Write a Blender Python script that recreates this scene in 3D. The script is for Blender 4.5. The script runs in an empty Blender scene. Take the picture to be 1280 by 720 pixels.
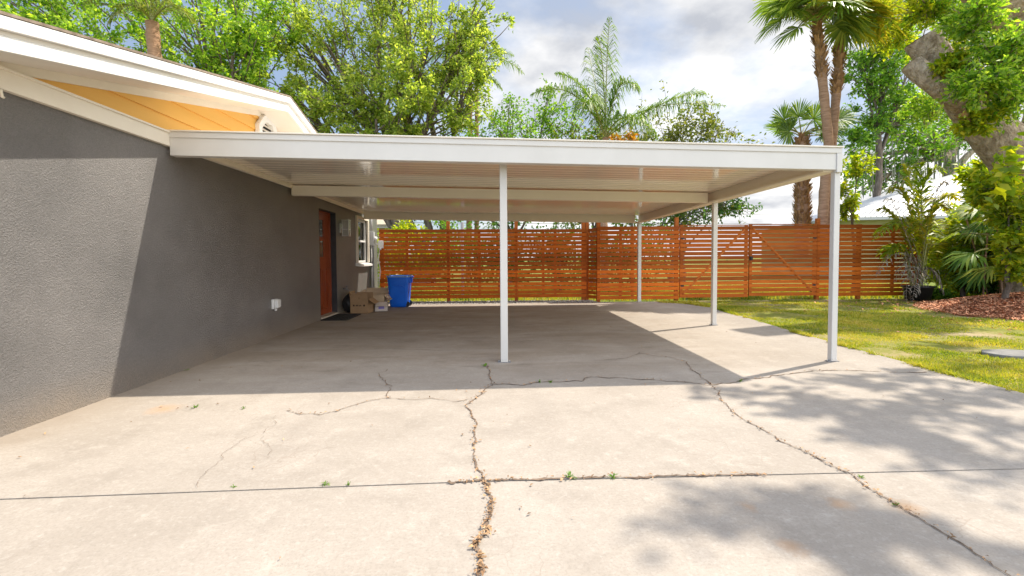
import bpy, bmesh, math, random
import numpy as np
from mathutils import Vector, Matrix
R = math.radians
rng = np.random.default_rng(7)
random.seed(7)
sc = bpy.context.scene
COL = sc.collection

# ------------------------------------------------------------------ camera
F = 570.0; CH = 1.16; YAW = R(2.2); PITCH = R(2.0); ROLL = R(0.3); CX = 640.0; CY = 341.0
_fw = np.array([math.sin(YAW)*math.cos(PITCH), math.cos(YAW)*math.cos(PITCH), -math.sin(PITCH)])
_r0 = np.array([math.cos(YAW), -math.sin(YAW), 0.0]); _u0 = np.cross(_r0, _fw)
_r = _r0*math.cos(ROLL) - _u0*math.sin(ROLL); _u = _u0*math.cos(ROLL) + _r0*math.sin(ROLL)
CAM = np.array([0, 0, CH])
def ray(px, py): return _fw + _r*(px-CX)/F - _u*(py-CY)/F
def G(px, py, z=0.0):
    d = ray(px, py); return CAM + d*((z-CH)/d[2])
def PX(px, py, x):
    d = ray(px, py); return CAM + d*(x/d[0])
def PY(px, py, y):
    d = ray(px, py); return CAM + d*(y/d[1])

cd = bpy.data.cameras.new('camera'); cam = bpy.data.objects.new('camera', cd); COL.objects.link(cam)
cd.sensor_width = 36.0; cd.lens = F/1280*36.0; cd.shift_y = -(360-CY)/1280.0; cd.clip_start = 0.05; cd.clip_end = 2000
m = Matrix(((_r[0], _u[0], -_fw[0], 0), (_r[1], _u[1], -_fw[1], 0), (_r[2], _u[2], -_fw[2], CH), (0, 0, 0, 1)))
cam.matrix_world = m
sc.camera = cam

# ------------------------------------------------------------------ light
SUN = Vector((0.645, 0.31, 1.0)).normalized()
sl = bpy.data.lights.new('sun', 'SUN'); so = bpy.data.objects.new('sun', sl); COL.objects.link(so)
sl.energy = 4.0; sl.angle = R(0.7); sl.color = (1.0, 0.92, 0.79)
so.rotation_euler = (-SUN).to_track_quat('-Z', 'Y').to_euler()
W = bpy.data.worlds.new('World'); sc.world = W; W.use_nodes = True
wn = W.node_tree.nodes; wl = W.node_tree.links; wn.clear()
def N(nodes, t, **kw):
    n = nodes.new(t)
    for k, v in kw.items():
        if k.startswith('i_'):
            key = k[2:]
            n.inputs[int(key) if key.isdigit() else key].default_value = v
        else: setattr(n, k, v)
    return n
sky = N(wn, 'ShaderNodeTexSky', sky_type='NISHITA', sun_disc=False)
sky.sun_elevation = math.asin(SUN.z); sky.sun_rotation = math.atan2(SUN.x, SUN.y)
sky.air_density = 1.0; sky.dust_density = 1.0; sky.ozone_density = 1.0
tc = N(wn, 'ShaderNodeTexCoord'); sep = N(wn, 'ShaderNodeSeparateXYZ'); wl.new(tc.outputs['Generated'], sep.inputs[0])
zz = N(wn, 'ShaderNodeMath', operation='MAXIMUM', i_1=0.0); wl.new(sep.outputs[2], zz.inputs[0])
za = N(wn, 'ShaderNodeMath', operation='ADD', i_1=0.22); wl.new(zz.outputs[0], za.inputs[0])
dx = N(wn, 'ShaderNodeMath', operation='DIVIDE'); wl.new(sep.outputs[0], dx.inputs[0]); wl.new(za.outputs[0], dx.inputs[1])
dy = N(wn, 'ShaderNodeMath', operation='DIVIDE'); wl.new(sep.outputs[1], dy.inputs[0]); wl.new(za.outputs[0], dy.inputs[1])
cb = N(wn, 'ShaderNodeCombineXYZ'); wl.new(dx.outputs[0], cb.inputs[0]); wl.new(dy.outputs[0], cb.inputs[1])
n1 = N(wn, 'ShaderNodeTexNoise', i_Scale=0.85, i_Detail=9.0, i_Roughness=0.58, i_Distortion=0.25); wl.new(cb.outputs[0], n1.inputs['Vector'])
# more cloud towards +X (the right of the view), open blue towards -X
bias = N(wn, 'ShaderNodeMath', operation='MULTIPLY', i_1=0.16); wl.new(dx.outputs[0], bias.inputs[0])
bc = N(wn, 'ShaderNodeClamp', i_Min=-0.2, i_Max=0.16); wl.new(bias.outputs[0], bc.inputs[0])
ns = N(wn, 'ShaderNodeMath', operation='ADD'); wl.new(n1.outputs['Fac'], ns.inputs[0]); wl.new(bc.outputs[0], ns.inputs[1])
cr = N(wn, 'ShaderNodeValToRGB'); cr.color_ramp.elements[0].position = 0.465; cr.color_ramp.elements[1].position = 0.62
wl.new(ns.outputs[0], cr.inputs[0])
n2 = N(wn, 'ShaderNodeTexNoise', i_Scale=1.9, i_Detail=8.0, i_Roughness=0.55); 
mp2 = N(wn, 'ShaderNodeMapping'); mp2.inputs['Location'].default_value = (3.1, 1.7, 0); wl.new(cb.outputs[0], mp2.inputs[0]); wl.new(mp2.outputs[0], n2.inputs['Vector'])
cc = N(wn, 'ShaderNodeValToRGB'); e = cc.color_ramp.elements
e[0].position = 0.36; e[0].color = (3.4, 3.55, 3.9, 1); e[1].position = 0.62; e[1].color = (7.6, 7.5, 7.3, 1)
wl.new(n2.outputs['Fac'], cc.inputs[0])
mixc = N(wn, 'ShaderNodeMixRGB'); wl.new(cr.outputs[0], mixc.inputs[0])
# pale summer-haze blue
pale = N(wn, 'ShaderNodeMixRGB', i_0=0.5); pale.inputs[2].default_value = (2.9, 3.5, 4.6, 1)
wl.new(sky.outputs[0], pale.inputs[1]); wl.new(pale.outputs[0], mixc.inputs[1]); wl.new(cc.outputs[0], mixc.inputs[2])
bg = N(wn, 'ShaderNodeBackground', i_Strength=0.137); # unseen sky behind the viewer is brightened as added fill for shaded fronts
rr_ = N(wn, 'ShaderNodeMapRange', i_1=0.45, i_2=-0.45, i_3=0.76, i_4=1.95, interpolation_type='SMOOTHSTEP'); wl.new(sep.outputs[1], rr_.inputs[0])
br = N(wn, 'ShaderNodeVectorMath', operation='SCALE'); wl.new(mixc.outputs[0], br.inputs[0]); wl.new(rr_.outputs[0], br.inputs['Scale'])
wl.new(br.outputs[0], bg.inputs[0])
wo = N(wn, 'ShaderNodeOutputWorld'); wl.new(bg.outputs[0], wo.inputs[0])
sc.view_settings.view_transform = 'Standard'; sc.view_settings.look = 'None'
sc.view_settings.exposure = 0.73; sc.view_settings.gamma = 1.0; sc.view_settings.use_curve_mapping = False
sc.render.engine = 'CYCLES'
sc.cycles.max_bounces = 10; sc.cycles.diffuse_bounces = 6; sc.cycles.transmission_bounces = 4; sc.cycles.transparent_max_bounces = 8
sc.cycles.use_denoising = True

# ------------------------------------------------------------------ materials
def newmat(name):
    mt = bpy.data.materials.new(name); mt.use_nodes = True
    nt = mt.node_tree; nt.nodes.clear()
    out = nt.nodes.new('ShaderNodeOutputMaterial')
    return mt, nt.nodes, nt.links, out
def ramp(nodes, stops):
    n = nodes.new('ShaderNodeValToRGB'); el = n.color_ramp.elements
    while len(el) < len(stops): el.new(0.5)
    for e_, (p, c) in zip(el, stops):
        e_.position = p; e_.color = (*c, 1)
    return n
def surf(name, c1, c2, scale=3.0, rough=0.6, bump=0.0, bscale=40.0, spec=0.4, stretch=(1, 1, 1), metal=0.0, island=0.0, dirt=None, bdist=0.01):
    """two-tone noise colour, optional bump, optional per-piece tone, optional dirt (colour, scale, threshold)"""
    mt, n, l, out = newmat(name)
    t = N(n, 'ShaderNodeTexCoord'); mp = N(n, 'ShaderNodeMapping'); mp.inputs['Scale'].default_value = stretch
    l.new(t.outputs['Object'], mp.inputs[0])
    nz = N(n, 'ShaderNodeTexNoise', i_Scale=scale, i_Detail=6.0, i_Roughness=0.6); l.new(mp.outputs[0], nz.inputs['Vector'])
    rp = ramp(n, [(0.32, c1), (0.68, c2)]); l.new(nz.outputs['Fac'], rp.inputs[0])
    col = rp.outputs[0]
    if island:
        g = N(n, 'ShaderNodeNewGeometry')
        mr = N(n, 'ShaderNodeMapRange', i_3=1-island, i_4=1+island); l.new(g.outputs['Random Per Island'], mr.inputs[0])
        mx = N(n, 'ShaderNodeVectorMath', operation='SCALE'); l.new(col, mx.inputs[0]); l.new(mr.outputs[0], mx.inputs['Scale']); col = mx.outputs[0]
    if dirt:
        dn = N(n, 'ShaderNodeTexNoise', i_Scale=dirt[1], i_Detail=8.0, i_Roughness=0.65); l.new(t.outputs['Object'], dn.inputs['Vector'])
        dr = ramp(n, [(dirt[2], (0, 0, 0)), (dirt[2]+0.15, (1, 1, 1))]); l.new(dn.outputs['Fac'], dr.inputs[0])
        mx = N(n, 'ShaderNodeMixRGB'); l.new(dr.outputs[0], mx.inputs[0]); l.new(col, mx.inputs[1]); mx.inputs[2].default_value = (*dirt[0], 1); col = mx.outputs[0]
    b = N(n, 'ShaderNodeBsdfPrincipled', i_Roughness=rough, i_Metallic=metal); b.inputs['Specular IOR Level'].default_value = spec
    l.new(col, b.inputs['Base Color'])
    if bump:
        bn = N(n, 'ShaderNodeTexNoise', i_Scale=bscale, i_Detail=4.0, i_Roughness=0.6); l.new(mp.outputs[0], bn.inputs['Vector'])
        bp = N(n, 'ShaderNodeBump', i_Strength=bump, i_Distance=bdist); l.new(bn.outputs['Fac'], bp.inputs['Height']); l.new(bp.outputs[0], b.inputs['Normal'])
    l.new(b.outputs[0], out.inputs[0])
    return mt
def leafmat(name, cols, trans, tfac=0.45, rough=0.45, patch=0.0):
    """leaves: colour differs leaf by leaf; light shines through"""
    mt, n, l, out = newmat(name)
    g = N(n, 'ShaderNodeNewGeometry')
    st = [(i/(max(1, len(cols)-1)), c) for i, c in enumerate(cols)]
    rp = ramp(n, st); fac = g.outputs['Random Per Island']
    if patch:
        tco = N(n, 'ShaderNodeTexCoord'); pz = N(n, 'ShaderNodeTexNoise', i_Scale=patch, i_Detail=6.0, i_Roughness=0.65); l.new(tco.outputs['Object'], pz.inputs['Vector'])
        pm = N(n, 'ShaderNodeMapRange', i_1=0.33, i_2=0.67); l.new(pz.outputs['Fac'], pm.inputs[0])
        pmx = N(n, 'ShaderNodeMath', operation='MULTIPLY_ADD', i_1=0.4); l.new(fac, pmx.inputs[0])
        pm6 = N(n, 'ShaderNodeMath', operation='MULTIPLY', i_1=0.6); l.new(pm.outputs[0], pm6.inputs[0]); l.new(pm6.outputs[0], pmx.inputs[2]); fac = pmx.outputs[0]
    l.new(fac, rp.inputs[0])
    b = N(n, 'ShaderNodeBsdfPrincipled', i_Roughness=rough); b.inputs['Specular IOR Level'].default_value = 0.35
    l.new(rp.outputs[0], b.inputs['Base Color'])
    tr = N(n, 'ShaderNodeBsdfTranslucent')
    mx = N(n, 'ShaderNodeMixRGB', blend_type='MULTIPLY', i_0=1.0); mx.inputs[2].default_value = (*trans, 1)
    l.new(rp.outputs[0], mx.inputs[1]); l.new(mx.outputs[0], tr.inputs[0])
    ms = N(n, 'ShaderNodeMixShader', i_0=tfac); l.new(b.outputs[0], ms.inputs[1]); l.new(tr.outputs[0], ms.inputs[2])
    l.new(ms.outputs[0], out.inputs[0])
    return mt
M = {}
M['white'] = surf('white_aluminium', (.60, .57, .525), (.64, .61, .565), 2.5, 0.35, 0.04, 9, 0.4, dirt=((.62, .56, .47), 5.0, .66))
M['trim'] = surf('cream_trim_paint', (.74, .67, .56), (.79, .72, .61), 3, 0.5, 0.08, 30, dirt=((.60, .50, .38), 6.0, .68))
M['cream'] = surf('shade_lifted_beam_paint', (.78, .70, .57), (.82, .74, .61), 3, 0.4, 0.05, 20, dirt=((.66, .56, .42), 5.0, .68))  # beam paint lightened to make up for the shade under the roof
M['rake'] = surf('white_fascia_paint', (.72, .71, .69), (.76, .75, .73), 3, 0.45, 0.05, 20)
M['soffit'] = surf('vented_soffit', (.74, .69, .61), (.78, .73, .66), 3, 0.5, 0.05, 30)
M['yellow'] = surf('ochre_lap_siding', (.72, .40, .085), (.78, .44, .105), 2.0, 0.5, 0.12, 24, stretch=(1, .15, 2))
M['reddoor'] = surf('rust_red_door', (.25, .05, .014), (.30, .065, .02), 4, 0.35, 0.05, 30)
M['jamb'] = surf('dark_jamb', (.03, .03, .034), (.045, .045, .05), 8, 0.5, 0.3, 60)
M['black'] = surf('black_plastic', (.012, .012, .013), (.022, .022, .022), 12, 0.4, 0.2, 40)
M['metal'] = surf('brushed_metal', (.55, .54, .52), (.65, .64, .62), 20, 0.35, 0.05, 80, metal=.8)
M['meter'] = surf('grey_painted_box', (.40, .41, .42), (.48, .48, .49), 8, 0.45, 0.08, 30, dirt=((.28, .26, .24), 9, .62))
M['palebox'] = surf('pale_plastic', (.68, .68, .67), (.75, .74, .73), 8, 0.5, 0.03, 30)
M['pipe'] = surf('grey_conduit', (.16, .16, .17), (.24, .24, .25), 10, 0.5, 0.1, 30)
M['paint_grey'] = surf('grey_pipe_paint', (.36, .35, .34), (.44, .43, .42), 10, 0.5, 0.1, 30)
M['card'] = surf('brown_cardboard', (.30, .19, .10), (.36, .23, .125), 6, 0.8, 0.12, 30)
M['cardin'] = surf('pale_cardboard', (.50, .37, .24), (.58, .44, .29), 6, 0.8, 0.1, 30)
M['cardwhite'] = surf('white_printed_cardboard', (.52, .45, .40), (.60, .52, .46), 6, 0.6, 0.05, 30)
M['violet'] = surf('violet_print', (.16, .13, .42), (.22, .18, .50), 6, 0.5)
M['ink'] = surf('black_ink', (.03, .02, .015), (.05, .035, .02), 6, 0.7)
M['bluebin'] = surf('blue_plastic', (.004, .12, .70), (.006, .15, .78), 5, 0.32, 0.04, 20, 0.5)
M['bluerim'] = surf('pale_blue_rim', (.18, .33, .62), (.26, .42, .70), 5, 0.4)
M['rubber'] = surf('rubber_mat', (.012, .012, .012), (.03, .028, .026), 20, 0.7, 0.4, 60)
M['shingle'] = surf('brown_shingle', (.16, .12, .09), (.30, .24, .19), 14, 0.9, 0.6, 40)
M['bark'] = surf('grey_bark', (.10, .075, .055), (.24, .19, .15), 3.5, 0.95, 1.0, 12, 0.2, (3, 3, .7), bdist=0.03)
M['oakbark'] = surf('oak_bark', (.22, .16, .10), (.60, .47, .34), 9, 0.95, 1.0, 14, 0.2, (1, 1, .6), dirt=((.30, .29, .22), 1.9, .60), bdist=0.09)
M['cutwood'] = surf('weathered_cut_wood', (.42, .33, .24), (.55, .44, .32), 9, 0.85, 0.4, 25)
M['palmbark'] = surf('palm_bark', (.32, .18, .105), (.54, .33, .21), 5, 0.95, 0.9, 14, 0.2, (1, 1, 6), bdist=0.03)
M['boots'] = surf('palm_boots', (.30, .16, .07), (.46, .27, .14), 6, 0.9, 0.6, 18, 0.2, island=.35)
M['stem'] = surf('palm_rachis', (.20, .20, .05), (.32, .30, .09), 4, 0.5)
M['roofmetal'] = surf('white_metal_roof', (.44, .435, .445), (.50, .495, .50), 1.5, 0.4, 0.02, 10)
M['olive'] = surf('olive_wall_paint', (.36, .34, .17), (.42, .39, .20), 2, 0.7, 0.1, 30)
M['tan'] = surf('tan_house_wall', (.55, .45, .34), (.6, .5, .38), 2, 0.7, 0.1, 30)
M['stone'] = surf('grey_stepping_stone', (.15, .145, .135), (.24, .23, .215), 6, 0.85, 0.3, 30)
M['cable'] = surf('black_cable', (.10, .10, .11), (.14, .14, .15), 4, 0.6)
M['gravel'] = surf('grey_gravel', (.24, .22, .20), (.42, .39, .36), 25, 0.9, 0.8, 50, island=.4)
M['debris'] = surf('dry_leaf_debris', (.28, .15, .07), (.44, .28, .15), 12, 0.8, island=.5)
M['chips'] = surf('red_bark_mulch', (.42, .14, .06), (.70, .36, .20), 12, 0.85, 0.3, 40, island=.55)
M['crackfill'] = surf('dark_crack_filling', (.10, .07, .05), (.24, .17, .12), 18, 0.95, 0.5, 40)
M['moss'] = surf('spanish_moss', (.15, .15, .11), (.24, .24, .18), 6, 0.9, island=.3)
M['deadfrond'] = surf('dry_palm_frond', (.18, .14, .10), (.33, .27, .20), 6, 0.8, island=.3)

M['leaf_oak'] = leafmat('oak_leaves', [(.07, .17, .02), (.18, .32, .035), (.33, .47, .06), (.52, .60, .10)], (1.7, 1.75, .6), .57)
M['leaf_big'] = leafmat('yellow_green_leaves', [(.11, .18, .025), (.24, .34, .05), (.40, .48, .09), (.58, .60, .16)], (1.55, 1.55, .65), .58)
M['leaf_dark'] = leafmat('dark_green_leaves', [(.03, .09, .018), (.07, .16, .028), (.16, .26, .04)], (1.5, 1.7, .7), .4)
M['leaf_olive'] = leafmat('olive_leaves', [(.07, .10, .02), (.13, .17, .035), (.22, .24, .05), (.28, .28, .07)], (1.5, 1.5, .7), .45)
M['leaf_bright'] = leafmat('bright_green_leaves', [(.07, .17, .02), (.15, .29, .035), (.28, .40, .05)], (1.6, 1.7, .5), .5)
M['leaf_lime'] = leafmat('lime_leaves', [(.14, .24, .02), (.32, .40, .03), (.55, .52, .04)], (1.5, 1.5, .4), .64)
M['leaf_palm'] = leafmat('palm_leaflets', [(.07, .14, .025), (.15, .24, .04), (.28, .34, .06)], (1.5, 1.6, .7), .4)
M['leaf_fan'] = leafmat('fan_palm_leaves', [(.10, .18, .03), (.22, .31, .05), (.42, .46, .08)], (1.6, 1.6, .7), .45)
M['leaf_gold'] = leafmat('golden_palm_leaflets', [(.20, .27, .03), (.40, .40, .04), (.58, .48, .07)], (1.5, 1.4, .5), .45)
M['leaf_orange'] = leafmat('orange_leaves', [(.35, .17, .02), (.50, .26, .03), (.30, .25, .03)], (1.5, 1.2, .5), .45)
M['grass'] = leafmat('grass_blades', [(.07, .13, .012), (.17, .24, .018), (.36, .36, .03), (.52, .43, .09), (.50, .38, .16)], (1.6, 1.6, .5), .4, patch=.9)
M['weedleaf'] = leafmat('weed_leaves', [(.08, .18, .02), (.16, .28, .03)], (1.5, 1.6, .6), .4)

def wood_mat(name, c1, c2):
    mt, n, l, out = newmat(name)
    t = N(n, 'ShaderNodeTexCoord'); mp = N(n, 'ShaderNodeMapping'); mp.inputs['Scale'].default_value = (1.2, 8, 14)
    l.new(t.outputs['Object'], mp.inputs[0])
    g = N(n, 'ShaderNodeNewGeometry')
    off = N(n, 'ShaderNodeVectorMath', operation='SCALE'); off.inputs[0].default_value = (37, 11, 5); l.new(g.outputs['Random Per Island'], off.inputs['Scale'])
    ad = N(n, 'ShaderNodeVectorMath', operation='ADD'); l.new(mp.outputs[0], ad.inputs[0]); l.new(off.outputs[0], ad.inputs[1])
    nz = N(n, 'ShaderNodeTexNoise', i_Scale=2.2, i_Detail=7.0, i_Roughness=0.65, i_Distortion=0.6); l.new(ad.outputs[0], nz.inputs['Vector'])
    rp = ramp(n, [(0.3, c1), (0.7, c2)]); l.new(nz.outputs['Fac'], rp.inputs[0])
    mr = N(n, 'ShaderNodeMapRange', i_3=0.55, i_4=1.42); l.new(g.outputs['Random Per Island'], mr.inputs[0])
    sc_ = N(n, 'ShaderNodeVectorMath', operation='SCALE'); l.new(rp.outputs[0], sc_.inputs[0]); l.new(mr.outputs[0], sc_.inputs['Scale'])
    vo = N(n, 'ShaderNodeTexVoronoi', i_Scale=2.6); mp3 = N(n, 'ShaderNodeMapping'); mp3.inputs['Scale'].default_value = (1, 1, 3)
    l.new(t.outputs['Object'], mp3.inputs[0]); l.new(mp3.outputs[0], vo.inputs['Vector'])
    kr = ramp(n, [(0.045, (.25, .18, .12)), (0.09, (1, 1, 1))]); l.new(vo.outputs['Distance'], kr.inputs[0])
    mu = N(n, 'ShaderNodeMixRGB', blend_type='MULTIPLY', i_0=0.8); l.new(sc_.outputs[0], mu.inputs[1]); l.new(kr.outputs[0], mu.inputs[2])
    b = N(n, 'ShaderNodeBsdfPrincipled', i_Roughness=0.6); b.inputs['Specular IOR Level'].default_value = .18
    l.new(mu.outputs[0], b.inputs['Base Color'])
    bp = N(n, 'ShaderNodeBump', i_Strength=0.25, i_Distance=0.004); l.new(nz.outputs['Fac'], bp.inputs['Height']); l.new(bp.outputs[0], b.inputs['Normal'])
    l.new(b.outputs[0], out.inputs[0])
    return mt
M['wood'] = wood_mat('stained_cedar', (.39, .072, .007), (.62, .155, .013))
M['woodlight'] = wood_mat('lighter_stained_cedar', (.37, .075, .009), (.54, .14, .016))
M['postwood'] = wood_mat('post_cedar', (.38, .09, .014), (.54, .16, .028))

def stucco():
    mt, n, l, out = newmat('charcoal_stucco')
    t = N(n, 'ShaderNodeTexCoord')
    big = N(n, 'ShaderNodeTexNoise', i_Scale=1.1, i_Detail=7.0, i_Roughness=0.6); l.new(t.outputs['Object'], big.inputs['Vector'])
    rp = ramp(n, [(0.3, (.078, .072, .068)), (0.7, (.165, .151, .142))]); l.new(big.outputs['Fac'], rp.inputs[0])
    # splash of soil along the foot of the wall
    sp = N(n, 'ShaderNodeSeparateXYZ'); l.new(t.outputs['Object'], sp.inputs[0])
    mr = N(n, 'ShaderNodeMapRange', i_1=0.0, i_2=0.30, i_3=1.0, i_4=0.0); l.new(sp.outputs[2], mr.inputs[0])
    sn = N(n, 'ShaderNodeTexNoise', i_Scale=3.0, i_Detail=6.0); l.new(t.outputs['Object'], sn.inputs['Vector'])
    sm = N(n, 'ShaderNodeMath', operation='MULTIPLY'); l.new(mr.outputs[0], sm.inputs[0]); l.new(sn.outputs['Fac'], sm.inputs[1])
    mx = N(n, 'ShaderNodeMixRGB'); l.new(sm.outputs[0], mx.inputs[0]); l.new(rp.outputs[0], mx.inputs[1]); mx.inputs[2].default_value = (.26, .19, .12, 1)
    fsp = N(n, 'ShaderNodeTexNoise', i_Scale=72.0, i_Detail=6.0, i_Roughness=0.78); l.new(t.outputs['Object'], fsp.inputs['Vector'])
    fmr = N(n, 'ShaderNodeMapRange', i_1=0.3, i_2=0.7, i_3=0.62, i_4=1.35); l.new(fsp.outputs['Fac'], fmr.inputs[0])
    fsc = N(n, 'ShaderNodeVectorMath', operation='SCALE'); l.new(mx.outputs[0], fsc.inputs[0]); l.new(fmr.outputs[0], fsc.inputs['Scale'])
    b = N(n, 'ShaderNodeBsdfPrincipled', i_Roughness=0.55); b.inputs['Specular IOR Level'].default_value = 1.0; b.inputs['Coat Weight'].default_value = .9; b.inputs['Coat Roughness'].default_value = .5; b.inputs['Coat IOR'].default_value = 1.6
    l.new(fsc.outputs[0], b.inputs['Base Color'])
    v = N(n, 'ShaderNodeTexVoronoi', i_Scale=125.0, feature='SMOOTH_F1'); 
    ds = N(n, 'ShaderNodeTexNoise', i_Scale=18.0, i_Detail=3.0); l.new(t.outputs['Object'], ds.inputs['Vector'])
    dv = N(n, 'ShaderNodeVectorMath', operation='MULTIPLY_ADD'); dv.inputs[1].default_value = (.03, .03, .03); l.new(ds.outputs['Color'], dv.inputs[0]); l.new(t.outputs['Object'], dv.inputs[2])
    l.new(dv.outputs[0], v.inputs['Vector'])
    nz = N(n, 'ShaderNodeTexNoise', i_Scale=72.0, i_Detail=6.0, i_Roughness=0.78); l.new(t.outputs['Object'], nz.inputs['Vector'])
    ad = N(n, 'ShaderNodeMath', operation='ADD'); vs = N(n, 'ShaderNodeMath', operation='MULTIPLY', i_1=0.35); l.new(v.outputs['Distance'], vs.inputs[0]); l.new(vs.outputs[0], ad.inputs[0]); l.new(nz.outputs['Fac'], ad.inputs[1])
    bp = N(n, 'ShaderNodeBump', i_Strength=1.0, i_Distance=0.016); l.new(ad.outputs[0], bp.inputs['Height']); l.new(bp.outputs[0], b.inputs['Normal']); l.new(bp.outputs[0], b.inputs['Coat Normal'])
    l.new(b.outputs[0], out.inputs[0])
    return mt
M['stucco'] = stucco()

def concrete():
    mt, n, l, out = newmat('old_concrete')
    t = N(n, 'ShaderNodeTexCoord'); O = t.outputs['Object']
    def noise(s, d=6.0, r=0.6, st=None, dist=0.0):
        z = N(n, 'ShaderNodeTexNoise', i_Scale=s, i_Detail=d, i_Roughness=r, i_Distortion=dist)
        if st:
            q = N(n, 'ShaderNodeMapping'); q.inputs['Scale'].default_value = st; l.new(O, q.inputs[0]); l.new(q.outputs[0], z.inputs['Vector'])
        else: l.new(O, z.inputs['Vector'])
        return z.outputs['Fac']
    def mixc(fac, a, c, blend='MIX'):
        x = N(n, 'ShaderNodeMixRGB', blend_type=blend)
        if isinstance(fac, float): x.inputs[0].default_value = fac
        else: l.new(fac, x.inputs[0])
        l.new(a, x.inputs[1])
        if isinstance(c, tuple): x.inputs[2].default_value = (*c, 1)
        else: l.new(c, x.inputs[2])
        return x.outputs[0]
    def mth(op, a, b_):
        x = N(n, 'ShaderNodeMath', operation=op)
        for i, v_ in ((0, a), (1, b_)):
            if isinstance(v_, float): x.inputs[i].default_value = v_
            else: l.new(v_, x.inputs[i])
        return x.outputs[0]
    def thr(fac, lo, hi):
        x = N(n, 'ShaderNodeMapRange', i_1=lo, i_2=hi); l.new(fac, x.inputs[0]); return x.outputs[0]
    r0 = ramp(n, [(0.3, (.305, .263, .219)), (0.7, (.415, .364, .312))]); l.new(noise(.7, 9, .62), r0.inputs[0]); col = r0.outputs[0]
    col = mixc(mth('MULTIPLY', thr(noise(2.6, 8, .7), .50, .70), 0.65), col, (.27, .232, .193))
    col = mixc(mth('MULTIPLY', thr(noise(5.0, 7, .7), .54, .72), 0.55), col, (.48, .425, .365))
    col = mixc(mth('MULTIPLY', thr(noise(75, 3, .75), .47, .68), 0.5), col, (.24, .21, .175))
    col = mixc(mth('MULTIPLY', thr(noise(28, 5, .8), .52, .68), 0.35), col, (.52, .475, .42))
    col = mixc(mth('MULTIPLY', thr(noise(11, 7, .75, (1, 2.2, 1)), .54, .70), 0.4), col, (.255, .22, .18))
    # exposed aggregate, speckled
    v = N(n, 'ShaderNodeTexVoronoi', i_Scale=55.0); l.new(O, v.inputs['Vector'])
    pit = mth('MULTIPLY', thr(v.outputs['Distance'], .20, .10), thr(noise(1.3, 6, .6), .48, .66))
    col = mixc(mth('MULTIPLY', pit, 0.5), col, (.25, .22, .19))
    # oil and tyre stains where cars are parked, worn in under the roof
    sp = N(n, 'ShaderNodeSeparateXYZ'); l.new(O, sp.inputs[0])
    park = mth('MULTIPLY', thr(sp.outputs[1], 3.6, 5.0), thr(sp.outputs[1], 11.2, 10.2))
    park = mth('MULTIPLY', park, thr(sp.outputs[0], 3.6, 2.2))
    st = mth('MULTIPLY', thr(noise(1.1, 9, .68, (.45, 1.6, 1), .8), .40, .66), park)
    col = mixc(mth('MULTIPLY', st, 0.5), col, (.215, .16, .11))
    st2 = mth('MULTIPLY', thr(noise(2.3, 8, .7, (.5, 1.4, 1), .5), .56, .72), park)
    col = mixc(mth('MULTIPLY', st2, 0.58), col, (.13, .105, .085))
    # dirty, worn strip with bare aggregate along the lawn edge
    ed = mth('MULTIPLY', thr(mth('ADD', sp.outputs[0], mth('MULTIPLY', noise(1.6, 7, .65), 1.6)), 4.5, 5.3), thr(noise(38, 4, .75), .42, .60))
    col = mixc(mth('MULTIPLY', ed, 0.6), col, (.19, .165, .14))
    wl_ = mth('MULTIPLY', thr(mth('ADD', sp.outputs[0], mth('MULTIPLY', noise(2.2, 7, .65), -.8)), -3.25, -3.6), 1.0)
    col = mixc(mth('MULTIPLY', wl_, 0.5), col, (.25, .20, .15))
    # two faint tyre tracks leading in under the roof
    for tx in (-1.35, .35, 1.75):
        tm_ = mth('SUBTRACT', sp.outputs[0], tx + 0.0); ta = N(n, 'ShaderNodeMath', operation='ABSOLUTE'); l.new(tm_, ta.inputs[0])
        tk = mth('MULTIPLY', thr(mth('ADD', ta.outputs[0], mth('MULTIPLY', noise(3, 6, .7), .16)), .24, .10), thr(noise(.8, 6, .6), .42, .62))
        col = mixc(mth('MULTIPLY', tk, 0.22), col, (.22, .19, .16))
    # rust blooms
    for (px, py, r_) in ((1050, 631, .05), (1133, 634, .07), (991, 684, .045), (205, 511, .12), (935, 632, .03)):
        c_ = G(px, py)
        q = N(n, 'ShaderNodeVectorMath', operation='DISTANCE'); q.inputs[1].default_value = tuple(c_); l.new(O, q.inputs[0])
        q2 = mth('ADD', q.outputs['Value'], mth('MULTIPLY', noise(14, 5, .6), .12))
        col = mixc(mth('MULTIPLY', thr(q2, r_+.085, r_*.3+.04), 0.38), col, (.50, .25, .08))
    # hairline crazing
    dn = N(n, 'ShaderNodeTexNoise', i_Scale=3.0, i_Detail=5.0); l.new(O, dn.inputs['Vector'])
    dv = N(n, 'ShaderNodeVectorMath', operation='MULTIPLY_ADD'); dv.inputs[1].default_value = (.25, .25, .25); l.new(dn.outputs['Color'], dv.inputs[0]); l.new(O, dv.inputs[2])
    vc = N(n, 'ShaderNodeTexVoronoi', i_Scale=7.0, feature='DISTANCE_TO_EDGE'); l.new(dv.outputs[0], vc.inputs['Vector'])
    hair = mth('MULTIPLY', thr(vc.outputs['Distance'], .022, .006), thr(noise(.9, 5, .6), .50, .62))
    col = mixc(mth('MULTIPLY', hair, 0.42), col, (.24, .19, .15))
    b = N(n, 'ShaderNodeBsdfPrincipled', i_Roughness=0.82); b.inputs['Specular IOR Level'].default_value = .3
    l.new(col, b.inputs['Base Color'])
    h = mth('ADD', mth('MULTIPLY', noise(45, 5, .7), .6), mth('MULTIPLY', noise(9, 5, .6), .8))
    h = mth('SUBTRACT', h, mth('MULTIPLY', pit, .4))
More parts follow.
